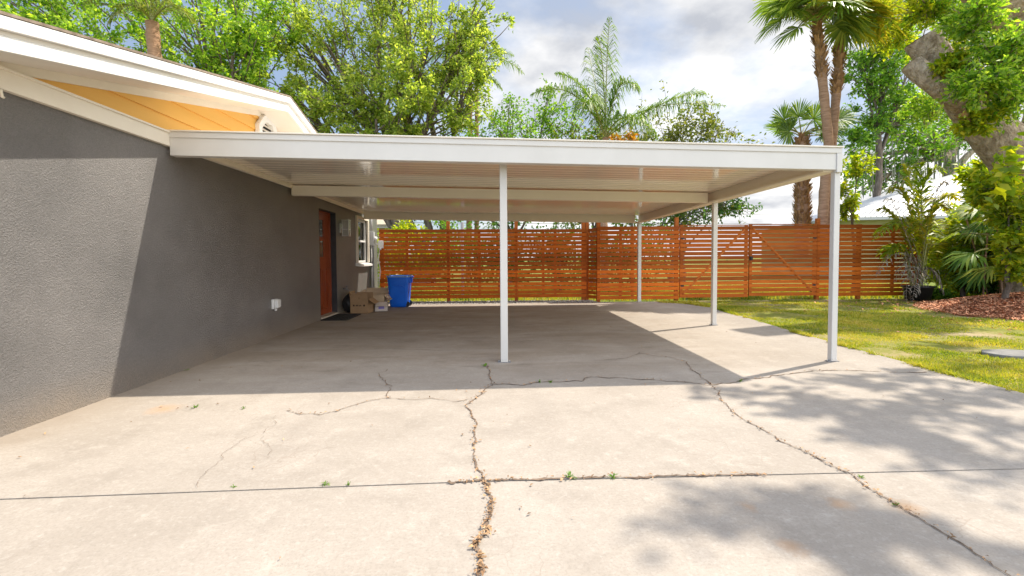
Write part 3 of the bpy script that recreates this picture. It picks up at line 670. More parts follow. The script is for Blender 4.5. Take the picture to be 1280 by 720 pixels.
# ================================================================== HOUSE
WX = -3.231
house = thing('house', 'charcoal stucco house with ochre gable siding and cream trim along the left of the driveway', 'house', (-6, 6.5, 0))
Y0, Y1, ZT = 2.4, 12.75, 2.27
DOOR = (8.57, 9.48, -.02, 2.08); WIN = (10.86, 11.72, 1.04, 2.08)
def holed(mb, y0, y1, z0, z1, holes, x, depth):
    ys = sorted({y0, y1, *[h[0] for h in holes], *[h[1] for h in holes]}); zs = sorted({z0, z1, *[h[2] for h in holes], *[h[3] for h in holes]})
    for a, b in zip(ys[:-1], ys[1:]):
        for c, d_ in zip(zs[:-1], zs[1:]):
            if any(h[0] <= a and b <= h[1] and h[2] <= c and d_ <= h[3] for h in holes): continue
            mb.add([(x, a, c), (x, b, c), (x, b, d_), (x, a, d_)], [(0, 1, 2, 3)])
    for h in holes:
        a, b, c, d_ = h
        mb.add([(x, a, c), (x-depth, a, c), (x-depth, a, d_), (x, a, d_)], [(0, 1, 2, 3)])
        mb.add([(x, b, c), (x-depth, b, c), (x-depth, b, d_), (x, b, d_)], [(3, 2, 1, 0)])
        mb.add([(x, a, d_), (x-depth, a, d_), (x-depth, b, d_), (x, b, d_)], [(0, 1, 2, 3)])
        mb.add([(x, a, c), (x-depth, a, c), (x-depth, b, c), (x, b, c)], [(3, 2, 1, 0)])
wm = MB(); holed(wm, Y0, Y1, -.1, ZT+.05, [DOOR, WIN], WX, .16)
wm.add([(WX, Y0, -.1), (-14, Y0, -.1), (-14, Y0, ZT+.05), (WX, Y0, ZT+.05)], [(0, 1, 2, 3)])
wm.add([(WX, Y1, -.1), (-14, Y1, -.1), (-14, Y1, ZT+.05), (WX, Y1, ZT+.05)], [(0, 1, 2, 3)])
npobj('wall', wm.v, wm.f, M['stucco'], house)
# inner dark lining so that no daylight enters through window or door
il = MB(); il.box(-13.8, WX-.4, Y0+.2, Y1-.2, -.05, 2.2); o = npobj('inner_room', il.v, il.f, surf('dim_room', (.20, .19, .18), (.25, .24, .22), 2, .8), house)
# gable: rake bottom z = .22*y + 1.745, ridge at y = 6.42
RY, SL, SR = 6.42, .22, .26
def zr(y): return 1.745+SL*y if y <= RY else 1.745+SL*RY-SR*(y-RY)
YE = RY+(zr(RY)-2.30)/SR
# lap siding: boards as a saw-tooth, clipped by the gable line
sd = MB(); z = 2.405; step = .163
while z < zr(RY)-.01:
    z2 = min(z+step, zr(RY)-.004)
    ya = (z-1.745)/SL; yb = RY+(zr(RY)-z)/SR; yc = (z2-1.745)/SL; yd = RY+(zr(RY)-z2)/SR
    x0, x1 = WX+.024, WX+.006
    sd.add([(x0, ya, z), (x0, yb, z), (x1, yd, z2), (x1, yc, z2), (WX, ya, z), (WX, yb, z)], [(0, 1, 2, 3), (4, 5, 1, 0)]); z = z2
npobj('gable_siding', sd.v, sd.f, M['yellow'], house)
fb = MB(); fb.box(WX, WX+.045, 2.1, 4.66, 2.268, 2.405); fb.box(WX, WX+.035, 4.66, Y1, 2.27, 2.40); fb.box(WX+.045, WX+.062, 2.1, 4.66, 2.393, 2.412)
fb.build('frieze_board', M['trim'], house, bevel=.004)
XO = WX+.43
def rake(name, mat, xa, xb, za, zb, y0=1.55, y1=9.08):
    r = MB()
    P = []
    for y in (y0, RY, y1):
        b_ = zr(y)
        P += [(xa, y, b_+za), (xb, y, b_+za), (xb, y, b_+zb), (xa, y, b_+zb)]
    Fs = [(0, 1, 2, 3), (11, 10, 9, 8)]
    for i in (0, 4):
        for j in range(4): Fs.append((i+j, i+4+j, i+4+(j+1) % 4, i+(j+1) % 4))
    r.add(P, Fs); return r.build(name, mat, house, bevel=.004)
rake('soffit', M['soffit'], WX+.03, XO-.03, .012, .03)
rake('rake_trim', M['trim'], WX+.002, WX+.03, -.055, .02)
rake('fascia', M['rake'], XO-.03, XO, .0, .088)
rake('drip_gutter', M['rake'], XO-.03, XO+.03, .118, .195)
rake('fascia_recess', M['soffit'], XO-.03, XO-.008, .088, .118)
rf = MB()
for (ya, yb) in ((1.3, RY), (RY, 9.16)):
    za, zb = zr(ya)+.198, zr(yb)+.198
    rf.add([(XO+.034, ya, za), (XO+.034, yb, zb), (-14.4, yb, zb), (-14.4, ya, za), (XO+.034, ya, za+.018), (XO+.034, yb, zb+.018), (-14.4, yb, zb+.018), (-14.4, ya, za+.018)],
           [(0, 1, 2, 3), (7, 6, 5, 4), (0, 4, 5, 1), (2, 6, 7, 3), (0, 3, 7, 4), (1, 5, 6, 2)])
rf.box(-14.2, WX, 9.2, Y1+.1, 2.33, 2.42)
rf.build('roof', M['shingle'], house)
# octagonal gable vent
vy, vz, vr = 6.62, 2.86, .30
oc8 = [(vy+vr*math.cos(a), vz+vr*math.sin(a)) for a in [R(22.5+45*i) for i in range(8)]]; ic8 = [(vy+(y-vy)*.70, vz+(z_-vz)*.70) for y, z_ in oc8]
v = MB(); 
for i in range(8):
    j = (i+1) % 8; A, B, C_, D_ = oc8[i], oc8[j], ic8[j], ic8[i]
    xa, xb = WX+.02, WX+.075
    v.add([(xa, *A), (xa, *B), (xb, *B), (xb, *A), (xb, *C_), (xb, *D_), (xa, *C_), (xa, *D_)], [(0, 1, 2, 3), (3, 2, 4, 5), (5, 4, 6, 7)])
vent = v.build('gable_vent', M['rake'], house)
lv = MB()
for k in range(7):
    zc = vz-.18+k*.06; hw = vr*.66
    lv.add([(WX+.065, vy-hw, zc), (WX+.065, vy+hw, zc), (WX+.03, vy+hw, zc+.047), (WX+.03, vy-hw, zc+.047)], [(0, 1, 2, 3)])
lv.build('louvers', M['soffit'], vent)
npobj('vent_back', [(WX+.026, *p) for p in ic8], [tuple(range(8))], M['black'], vent)
# door
DX = WX-.125
dd = MB(); dy0, dy1 = 8.60, 9.42
PAN = [(8.72, 9.03+.09, 1.18, 1.52), (8.72, 9.12, 1.56, 1.92)]
LOWP = [(8.72, 8.96, .18, .95), (9.05, 9.30, .18, .95)]
holes = [(8.72, 9.12, 1.18, 1.50), (8.72, 9.12, 1.57, 1.90), (8.72, 8.95, .16, .96), (9.03, 9.28, .16, .96)]
holed(dd, dy0, dy1, .05, 2.02, holes, DX, .018)
for h in holes[2:]: 
    dd.add([(DX-.018, h[0], h[2]), (DX-.018, h[1], h[2]), (DX-.018, h[1], h[3]), (DX-.018, h[0], h[3])], [(0, 1, 2, 3)])
    dd.box(DX-.016, DX-.004, h[0]+.045, h[1]-.045, h[2]+.045, h[3]-.045)
dd.add([(DX-.03, dy0, .05), (DX-.03, dy1, .05), (DX-.03, dy1, 2.02), (DX-.03, dy0, 2.02)], [(0, 1, 2, 3)])
door = npobj('door', dd.v, dd.f, M['reddoor'], house, label='rust red panelled door with two small panes')
for h in holes[:2]:
    pb = MB().box(DX-.017, DX-.012, h[0], h[1], h[2], h[3]); pb.build('door_pane', surf('dark_door_glass', (.05, .055, .055), (.09, .10, .095), 3, .05, 0, 10, .7), door)
hk = MB(); hk.tube([(DX, 8.66, 1.0), (DX+.05, 8.66, 1.0)], .014, 10); hk.tube([(DX+.04, 8.66, 1.0), (DX+.055, 8.66, 1.0), (DX+.075, 8.66, 1.0)], [.018, .03, .018], 12)
hk.build('handle', M['metal'], door, True)
jb = MB(); jb.box(DX-.03, DX+.02, 8.572, 8.60, .0, 2.078); jb.box(DX-.03, DX+.02, 9.42, 9.478, .0, 2.078); jb.box(DX-.03, DX+.02, 8.60, 9.42, 2.02, 2.078)
jb.build('door_frame', M['reddoor'], house, bevel=.004)
MB().box(DX-.03, WX+.02, 8.575, 9.475, -.01, .045).build('threshold', surf('worn_sill', (.42, .36, .28), (.5, .44, .36), 8, .7), house, bevel=.006)
rv = MB(); rv.box(DX+.02, WX-.002, 9.462, 9.478, .046, 2.066); rv.box(DX+.02, WX-.002, 8.572, 8.588, .046, 2.066); rv.box(DX+.02, WX-.002, 8.572, 9.478, 2.066, 2.078)
rv.build('door_reveal', M['jamb'], house)
# window
y0, y1, z0, z1 = WIN
wf = MB(); t = .07
wf.box(WX-.02, WX+.045, y0-t, y0, z0, z1+t); wf.box(WX-.02, WX+.045, y1, y1+t, z0, z1+t); wf.box(WX-.02, WX+.045, y0, y1, z1, z1+t)
win = wf.build('window', M['trim'], house, bevel=.004)
sh = MB(); sh.box(WX-.08, WX-.03, y0, y0+.045, z0, z1); sh.box(WX-.08, WX-.03, y1-.045, y1, z0, z1); sh.box(WX-.08, WX-.03, y0+.045, y1-.045, z0, z0+.05); sh.box(WX-.08, WX-.03, y0+.045, y1-.045, z1-.05, z1); sh.box(WX-.075, WX-.02, y0+.045, y1-.045, 1.54, 1.585)
sh.build('sash', M['rake'], win, bevel=.003)
MB().box(WX-.062, WX-.058, y0+.045, y1-.045, z0+.05, z1-.05).build('pane', M['glass'], win)
bl = MB()
for k in range(36): 
    zc = z0+.02+k*.029
    bl.add([(WX-.105, y0+.01, zc), (WX-.105, y1-.01, zc), (WX-.088, y1-.01, zc+.027), (WX-.088, y0+.01, zc+.027)], [(0, 1, 2, 3)])
bl.build('blind', surf('cream_blind', (.74, .70, .64), (.78, .74, .68), 3, .6), win)
sl_ = MB(); sl_.add([(WX-.02, y0-.10, .97), (WX+.11, y0-.10, .95), (WX+.11, y0-.10, 1.0), (WX-.02, y0-.10, 1.04), (WX-.02, y1+.10, .97), (WX+.11, y1+.10, .95), (WX+.11, y1+.10, 1.0), (WX-.02, y1+.10, 1.04)],
    [(0, 1, 2, 3), (7, 6, 5, 4), (0, 4, 5, 1), (1, 5, 6, 2), (2, 6, 7, 3), (3, 7, 4, 0)])
sl_.build('sill', M['rake'], win, bevel=.004)

# fittings on the wall
lt = thing('wall_lantern', 'rectangular metal wall lantern with frosted panes between red door and window', 'wall lamp', (WX, 9.75, 1.78))
MB().box(WX, WX+.02, 9.69, 9.81, 1.68, 1.88).build('back_plate', M['metal'], lt, bevel=.003)
a = MB(); a.box(WX+.02, WX+.05, 9.735, 9.765, 1.76, 1.80); a.build('arm', M['metal'], lt)
fr = MB(); X0, X1, YA, YB, ZA, ZB = WX+.05, WX+.19, 9.68, 9.82, 1.61, 1.96
for x in (X0, X1-.014):
    for y in (YA, YB-.014): fr.box(x, x+.014, y, y+.014, ZA+.02, ZB-.02)
fr.box(X0-.006, X1+.006, YA-.006, YB+.006, ZB-.02, ZB); fr.box(X0-.004, X1+.004, YA-.004, YB+.004, ZA, ZA+.02); fr.box(X0+.003, X1-.003, YA+.003, YB-.003, 1.745, 1.765)
fr.build('frame', M['metal'], lt, bevel=.002)
gl = MB(); gl.box(X0+.006, X1-.006, YA+.006, YB-.006, ZA+.02, 1.745); gl.box(X0+.006, X1-.006, YA+.006, YB-.006, 1.765, ZB-.02); gl.build('pane', M['frost'], lt)
ot = thing('outdoor_outlet', 'pale grey weatherproof power outlet on the dark stucco wall', 'outlet', (WX, 6.78, .5))
MB().box(WX, WX+.035, 6.71, 6.85, .42, .56).build('box', M['palebox'], ot, bevel=.006)
MB().box(WX+.035, WX+.085, 6.725, 6.835, .435, .555).build('cover', M['palebox'], ot, bevel=.014)
MB().tube([(WX+.03, 6.78, .42), (WX+.03, 6.78, .39)], .018, 10).build('conduit_hub', M['palebox'], ot, True)
fc = thing('hose_faucet', 'dark brass hose faucet sticking out of the wall above the boxes', 'faucet', (WX, 9.85, .50))
f = MB(); f.tube([(WX, 9.85, .50), (WX+.06, 9.85, .50), (WX+.10, 9.85, .485), (WX+.115, 9.85, .45)], [.013, .013, .014, .012], 10); f.build('spout', M['pipe'], fc, True)
f = MB(); f.tube([(WX+.06, 9.85, .50), (WX+.075, 9.85, .545)], .007, 8); f.build('stem', M['pipe'], fc, True)
f = MB(); 
for k in range(5):
    a0 = k*2*math.pi/5; f.tube([(WX+.075, 9.85, .546), (WX+.075+.035*math.cos(a0), 9.85+.035*math.sin(a0), .555)], .008, 6)
f.build('handle', M['pipe'], fc, True)
# electrical service by the corner
em = thing('electric_meter', 'grey electric meter box with conduits at the back corner of the stucco wall', 'meter', (WX, 12.05, 0))
MB().box(WX, WX+.12, 11.93, 12.06, 1.47, 1.83).build('meter_box', M['meter'], em, bevel=.012)
g_ = MB(); g_.tube([(WX+.12, 11.995, 1.65), (WX+.16, 11.995, 1.65), (WX+.19, 11.995, 1.65)], [.055, .055, .04], 16); g_.build('meter_dial', M['palebox'], em, True)
for (y, r_, z0_, z1_, mt) in ((11.97, .028, -.05, 1.47, 'paint_grey'), (12.06, .034, -.05, 1.6, 'pipe'), (11.99, .022, 1.83, 2.27, 'paint_grey')):
    MB().tube([(WX+.05, y, z0_), (WX+.05, y, z1_)], r_, 10).build('conduit', M[mt], em, True)
MB().tube([(WX+.09, 11.95, 1.47), (WX+.1, 11.95, 1.2), (WX+.06, 11.92, .9)], .012, 8).build('cable', M['cable'], em, True)
jb2 = thing('junction_box', 'small white utility box with thin cable next to the grey electric meter', 'junction box', (WX+.3, 12.03, 1.5))
MB().box(WX+.205, WX+.34, 11.99, 12.08, 1.40, 1.60).build('box', M['palebox'], jb2, bevel=.012)
MB().tube([(WX+.27, 11.98, 1.42), (WX+.27, 11.98, 1.36)], .03, 10).build('hub', M['palebox'], jb2, True)
cbp = [(WX+.25, 12.0, 1.40), (WX+.22, 11.98, 1.1), (WX+.27, 11.99, .8), (WX+.21, 12.0, .45), (WX+.22, 12.0, .0)]
MB().tube(cbp, .009, 6).build('cable', M['palebox'], jb2, True)
MB().box(WX, WX+.21, 12.03, 12.07, 1.49, 1.53).build('bracket', M['palebox'], jb2)
hk = MB(); pts = [PX(0.8, 111, WX+.05)+np.array([0, 0, 0]), PX(1.2, 115, WX+.05), PX(2.5, 121, WX+.05), PX(5, 122, WX+.05)]
tag(hk.tube(pts, .009, 8).build('cable_hook', M['trim'], None, True), 'short cream hook under the wall frieze at the left edge', 'hook')

# ================================================================== CARPORT
carport = thing('carport', 'white aluminium carport with flat ribbed roof on square posts joined to the dark house', 'carport', (.2, 8, 0))
def drop(x, y): return -.0155*(x-WX)-.010*(y-4.7)
def warp(mb):
    mb.v = [(x, y+.0155*(x-WX), z+drop(x, y)*min(1, max(0, z/2.1))) for x, y, z in mb.v]; return mb
XL, XR, YF, YB = WX+.04, 3.71, 4.66, 11.36
ZB = 2.178
# front fascia: beam, upper band, drip cap
f = MB(); f.box(XL, XR-.058, YF, YF+.05, ZB, 2.375); f.box(XL, XR-.058, YF+.05, YF+.09, ZB+.0, ZB+.02); warp(f).build('front_beam', M['white'], carport, bevel=.004)
f = MB(); f.box(XL-.012, XR, YF-.012, YF+.05, 2.352, 2.408); warp(f).build('roof_edge', M['white'], carport, bevel=.004)
f = MB(); f.box(XL-.016, XR+.012, YF-.026, YF+.06, 2.409, 2.424); warp(f).build('drip_cap', M['trim'], carport, bevel=.003)
# roof sheet: pans ribbed along X underneath, flat top skin
per = .152; ny_ = int((YB-YF-.1)/per); prof = []
y = YF+.06
while y < YB-.03:
    prof += [(y, 2.352), (y+.105, 2.352), (y+.113, 2.3495), (y+.139, 2.3495), (y+.147, 2.352)]; y += per
prof = [p for p in prof if p[0] < YB-.01]
xsn = np.linspace(XL+.002, XR-.02, 9); r = MB(); V = []; k = len(prof)
for x in xsn:
    for (yy, z_) in prof: V.append((x, yy, z_))
r.add(V, [(i*k+j, i*k+j+1, (i+1)*k+j+1, (i+1)*k+j) for i in range(8) for j in range(k-1)])
warp(r); npobj('roof_pan', r.v, r.f, M['roofpan'], carport)
t_ = MB(); t_.box(XL, XR, YF+.055, YB, 2.385, 2.405); warp(t_).build('roof_skin', M['white'], carport)
# side fascia at the right, rear and cross beams
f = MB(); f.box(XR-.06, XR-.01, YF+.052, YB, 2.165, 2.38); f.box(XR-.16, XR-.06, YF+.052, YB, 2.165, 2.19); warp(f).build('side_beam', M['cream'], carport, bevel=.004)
f = MB(); f.box(XR-.012, XR+.004, YF+.052, YB+.01, 2.355, 2.41); warp(f).build('side_edge', M['white'], carport, bevel=.003)
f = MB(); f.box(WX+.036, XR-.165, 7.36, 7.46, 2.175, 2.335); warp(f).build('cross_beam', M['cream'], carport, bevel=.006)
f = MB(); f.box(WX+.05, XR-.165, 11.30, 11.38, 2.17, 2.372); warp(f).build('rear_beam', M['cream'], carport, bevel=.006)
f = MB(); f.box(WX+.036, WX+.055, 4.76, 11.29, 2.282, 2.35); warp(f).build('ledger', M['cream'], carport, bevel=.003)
def post(x, y, w, top, proud=False):
    p = MB(); p.box(x-w/2, x+w/2, y-w/2, y+w/2, .006, top); o = p.build('post', M['white'], carport, bevel=.006)
    b_ = MB(); b_.box(x-w/2-.03, x+w/2+.03, y-w/2+.005, y+w/2-.005, .0, .007); b_.build('base_plate', M['pipe'], o)
    for dx_ in (-.02, .02): MB().tube([(x+dx_, y-w/2+.001, .035), (x+dx_, y-w/2-.004, .035)], .006, 8).build('screw', M['metal'], o, True)
    for dx_ in (-w/2-.018, w/2+.018): MB().tube([(x+dx_, y, .005), (x+dx_, y, .018)], .008, 6).build('screw', M['metal'], o, True)
post(.102, 5.0, .080, 2.27); post(3.688, 4.82, .064, 2.10)
post(3.663, 7.47, .072, 2.06); post(3.66, 11.40, .08, 2.03)
p = MB(); p.box(XR-.058, XR+.004, YF-.012, YF+.052, 2.15, 2.352); warp(p).build('post_head', M['white'], carport, bevel=.005)

# ================================================================== FENCE
def board_panel(mb, xa, xb, ya, yb, z0, z1, n, g, th=.019):
    pitch = (z1-z0)/n
    for k in range(n):
        h = pitch-.019+g.uniform(-.006, .004); zc = z0+k*pitch; e = g.uniform(-.004, .004, 2)
        mb.bar((xa, ya+e[0]*.4, zc+h/2+e[0]), (xb, yb+e[0]*.4, zc+h/2+e[1]), th, h)
def fence_run(name, label, xs, ya, yb, z0, z1, posts, seed, mat='wood', rails=()):
    g = np.random.default_rng(seed); xa, xb = xs[0], xs[-1]
    root = thing(name, label, 'fence', (xa, ya, 0))
    yy = lambda x: ya+(yb-ya)*(x-xa)/(xb-xa)
    for a, b in zip(xs[:-1], xs[1:]):
        mb = MB(); board_panel(mb, a+.004, b-.004, yy(a), yy(b), z0, z1, 17, g); mb.build('slat_panel', M[mat], root)
    for (x, h) in posts:
        MB().box(x-.045, x+.045, yy(x)+.014, yy(x)+.104, -.1, h).build('post', M['postwood'], root, bevel=.004)
    for x in rails:
        MB().box(x-.035, x+.035, yy(x)+.013, yy(x)+.051, z0+.02, z1-.02).build('batten', M['postwood'], root)
    return root
fence_run('slat_fence', 'longest run of cedar slat fence behind the blue bin and carport', [-3.02, -1.22, .58, 2.46], 12.1, 12.1, .075, 1.915, [(-2.95, 1.9), (-1.22, 2.11), (.58, 2.11), (2.38, 2.08)], 11, rails=(-2.3, -.4, 1.3, 1.62))
# the short return, facing sideways
ret = thing('return_fence', 'narrow sideways slat fence return joining the two cedar fence runs', 'fence', (2.5, 11.95, 0))
mb = MB(); g = np.random.default_rng(3)
for k in range(17):
    pitch = (1.92-.05)/17; h = pitch-.019+g.uniform(-.004, .004); zc = .05+k*pitch
    mb.bar((2.50, 12.08, zc+h/2), (2.66, 11.825, zc+h/2), .019, h)
mb.build('slat_panel', M['wood'], ret)
MB().box(2.44, 2.53, 12.125, 12.215, -.1, 2.10).build('post', M['postwood'], ret, bevel=.004)
fence_run('slat_fence', 'darker cedar fence run between the sideways return and the double gate', [2.67, 4.86], 11.80, 11.82, .03, 1.955, [(2.72, 2.10), (4.80, 2.17)], 12, rails=(3.3, 3.62))
def gate(label, xa, xb, y, z0, z1, seed, flip, latch):
    g = np.random.default_rng(seed); root = thing('gate_leaf', label, 'gate', (xa, y, 0), 'double driveway gate leaves')
    mb = MB(); board_panel(mb, xa, xb, y, y, z0, z1, 17, g); mb.build('slat_panel', M['woodlight'], root)
    for x in (xa+.045, xb-.045): MB().box(x-.04, x+.04, y+.012, y+.05, z0+.0, z1).build('stile', M['postwood'], root)
    b_ = MB(); A, B = ((xa+.1, y+.03, z0+.1), (xb-.1, y+.03, z1-.1)) if not flip else ((xa+.1, y+.03, z1-.1), (xb-.1, y+.03, z0+.1))
    b_.bar(A, B, .036, .09, (0, 1, 0)); b_.build('brace', M['postwood'], root)
    cp_ = MB(); cp_.box(xa, xb, y-.012, y+.055, z1, z1+.018); cp_.build('top_rail', M['woodlight'], root, bevel=.003)
    if latch:
        l_ = MB(); l_.box(xa+.0, xa+.09, y-.02, y-.01, 1.04, 1.14); l_.tube([(xa+.045, y-.02, 1.09), (xa+.045, y-.05, 1.09)], .03, 12); l_.build('latch', M['black'], root)
    h_ = MB(); hx = xb-.11 if latch else xa+.02
    for zc in (.35, 1.6): h_.box(hx, hx+.09, y-.014, y-.0095, zc, zc+.04)
    h_.build('hinge', M['black'], root)
    return root
gate('left cedar gate leaf with brace rising to the right behind the middle post', 4.885, 6.72, 11.84, .06, 1.955, 21, False, False)
gate('cedar gate leaf carrying the black latch and brace falling to the right', 6.76, 8.60, 11.86, .09, 1.975, 22, True, True)
fence_run('slat_fence', 'end run of cedar slat fence behind the potted palm', [8.63, 9.9, 11.6], 11.90, 11.96, .06, 1.995, [(8.68, 2.15), (9.85, 1.99), (11.55, 1.99)], 13, rails=(10.8,))

# ================================================================== BIN, BOXES, MAT
bx, by = -2.24, 10.86
bn = thing('recycling_bin', 'tall blue plastic recycling bin standing open beside the cardboard boxes', 'bin', (bx, by, 0))
def rrect(cx, cy, w, d_, r_, k=6):
    P = []
    for (sx, sy, a0) in ((1, -1, -90), (1, 1, 0), (-1, 1, 90), (-1, -1, 180)):
        for i in range(k+1):
            a = R(a0+90*i/k); P.append((cx+sx*(w/2-r_)+r_*math.cos(a), cy+sy*(d_/2-r_)+r_*math.sin(a)))
    return P
def loft(rings):
    V = []; Fs = []; k = len(rings[0])
    for r_ in rings: V += r_
    for i in range(len(rings)-1):
        for j in range(k): Fs.append((i*k+j, i*k+(j+1) % k, (i+1)*k+(j+1) % k, (i+1)*k+j))
    return V, Fs
def ring(w, d_, z, r_): return [(x, y, z) for x, y in rrect(bx, by, w, d_, r_)]
rings = [ring(.36, .34, .004, .05), ring(.40, .38, .02, .06), ring(.42, .40, .10, .06), ring(.50, .48, .70, .07), ring(.505, .485, .73, .07), ring(.485, .465, .73, .065), ring(.41, .39, .10, .055), ring(.38, .36, .04, .05)]
V, Fs = loft(rings); k = len(rings[0]); Fs += [tuple(range(k))[::-1], tuple(range(7*k, 8*k))]
npobj('body', V, Fs, M['bluebin'], bn, True)
V, Fs = loft([ring(.515, .495, .70, .07), ring(.535, .515, .705, .075), ring(.535, .515, .735, .075), ring(.49, .47, .737, .065)]); npobj('rim', V, Fs, M['bluerim'], bn, True)
h_ = MB()
for dy_ in (-.14, 0, .14): h_.box(bx+.24, bx+.275, by+dy_-.012, by+dy_+.012, .56, .705)
h_.tube([(bx+.285, by-.19, .70), (bx+.285, by+.19, .70)], .016, 10); h_.build('handle_bar', M['bluebin'], bn, bevel=.003)
rb = MB()
zz_ = lambda z_: .41/2+(z_-.1)*(.04/.6)
arc = [(bx-.17+.34*i/10, by-(.20+(.5-.1)*(.04/.6))-.002-.0, .47+.05*math.sin(math.pi*i/10)) for i in range(11)]
rb.tube(arc, .007, 6); rb.build('moulded_rib', M['bluebin'], bn, True)
for dy_ in (-.16, .16): MB().tube([(bx+.19, by+dy_-.02, .07), (bx+.19, by+dy_+.02, .07)], .07, 18).build('wheel', M['black'], bn)

def rotz(mb, c, a):
    ca, sa = math.cos(a), math.sin(a); mb.v = [(c[0]+(x-c[0])*ca-(y-c[1])*sa, c[1]+(x-c[0])*sa+(y-c[1])*ca, z) for x, y, z in mb.v]; return mb
def open_box(name, label, x, y, w, d_, h, rot, flaps, mat, inmat, group, print_fn=None):
    root = thing(name, label, 'box', (x, y, 0), group); c = (x, y)
    t_ = .006; mb = MB()
    mb.box(x-w/2, x+w/2, y-d_/2, y-d_/2+t_, .003, h); mb.box(x-w/2, x+w/2, y+d_/2-t_, y+d_/2, .003, h)
    mb.box(x-w/2, x-w/2+t_, y-d_/2+t_, y+d_/2-t_, .003, h); mb.box(x+w/2-t_, x+w/2, y-d_/2+t_, y+d_/2-t_, .003, h); mb.box(x-w/2+t_, x+w/2-t_, y-d_/2+t_, y+d_/2-t_, .003, .01)
    rotz(mb, c, rot).build('carton', M[mat], root)
    for (side, ln, ang) in flaps:
        f = MB(); a = R(ang); ca, sa = math.cos(a), math.sin(a)
        if side in 'FB':
            s_ = -1 if side == 'F' else 1; yy = y+s_*d_/2
            q = [(x-w/2+.004, yy, h), (x+w/2-.004, yy, h), (x+w/2-.012, yy+s_*ln*ca, h+ln*sa), (x-w/2+.012, yy+s_*ln*ca, h+ln*sa)]; nv = np.array([0, -s_*sa, ca])*t_
        else:
            s_ = -1 if side == 'L' else 1; xx = x+s_*w/2
            q = [(xx, y-d_/2+.004, h), (xx, y+d_/2-.004, h), (xx+s_*ln*ca, y+d_/2-.012, h+ln*sa), (xx+s_*ln*ca, y-d_/2+.012, h+ln*sa)]; nv = np.array([-s_*sa, 0, ca])*t_
        q2 = [tuple(np.array(p)+nv) for p in q]
        f.add(q+q2, [(0, 1, 2, 3), (7, 6, 5, 4), (0, 4, 5, 1), (1, 5, 6, 2), (2, 6, 7, 3), (3, 7, 4, 0)])
        rotz(f, c, rot).build('flap', M[inmat], root)
    if print_fn:
        p = MB(); print_fn(p); rotz(p, c, rot).build('printing', M['ink'], root)
    return root
B1 = (-2.80, 9.72)
def marks(p):
    x0, y_, z_ = B1[0]-.13, B1[1]-.17-.0015, .15
    p.box(x0, x0+.035, y_, y_+.001, z_, z_+.035)
    for i, (w_, h_) in enumerate(((.022, .03), (.018, .032), (.024, .022), (.018, .03))): p.box(x0+.06+i*.032, x0+.06+i*.032+w_, y_, y_+.001, z_+.002, z_+h_)
    k = 12; p.prism([(x0+.235+.022*math.cos(i*2*math.pi/k), z_+.017+.022*math.sin(i*2*math.pi/k)) for i in range(k)], y_, y_+.001)
    p.box(B1[0]-.004, B1[0]+.004, y_, y_+.001, .30, .34)
open_box('cardboard_box', 'upright brown cardboard box with open flaps and black printed marks by the red door', B1[0], B1[1], .37, .34, .30, R(-4), [('F', .12, 88), ('L', .16, 78), ('R', .16, -38), ('B', .12, 80)], 'card', 'card', 'cardboard boxes beside the blue bin', marks)
B2 = (-2.72, 10.42)
open_box('cardboard_box', 'flatter pale cardboard box lit by sun behind the upright brown one', B2[0], B2[1], .52, .62, .33, R(5), [('B', .2, 35), ('R', .14, -55), ('L', .10, 100)], 'cardin', 'cardin', 'cardboard boxes beside the blue bin')
B3 = (-2.50, 10.08)
b3 = open_box('cardboard_box', 'small white and violet printed carton slumped against the blue bin', B3[0], B3[1], .26, .34, .20, R(18), [('F', .16, -30), ('R', .12, 30), ('B', .1, 60)], 'cardwhite', 'cardwhite', 'cardboard boxes beside the blue bin')
p = MB(); p.box(B3[0]+.1305, B3[0]+.1315, B3[1]-.13, B3[1]+.13, .03, .17); p.box(B3[0]-.06, B3[0]+.06, B3[1]-.1715, B3[1]-.1705, .05, .15); rotz(p, B3, R(18)).build('printing', M['violet'], b3)
# black rounded lump in the corner between door and boxes
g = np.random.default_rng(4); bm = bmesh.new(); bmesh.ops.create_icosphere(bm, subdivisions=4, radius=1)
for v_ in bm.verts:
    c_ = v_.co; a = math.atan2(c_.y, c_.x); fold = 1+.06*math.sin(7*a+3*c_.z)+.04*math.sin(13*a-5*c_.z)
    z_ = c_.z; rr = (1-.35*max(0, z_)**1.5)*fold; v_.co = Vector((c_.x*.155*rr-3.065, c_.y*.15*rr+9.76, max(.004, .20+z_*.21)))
me = bpy.data.meshes.new('black_lump'); bm.to_mesh(me); bm.free(); me.polygons.foreach_set('use_smooth', np.ones(len(me.polygons), bool)); me.materials.append(M['black'])
o = bpy.data.objects.new('black_lump', me); COL.objects.link(o); tag(o, 'black rounded lump against the wall between door and upright brown box', 'sack')
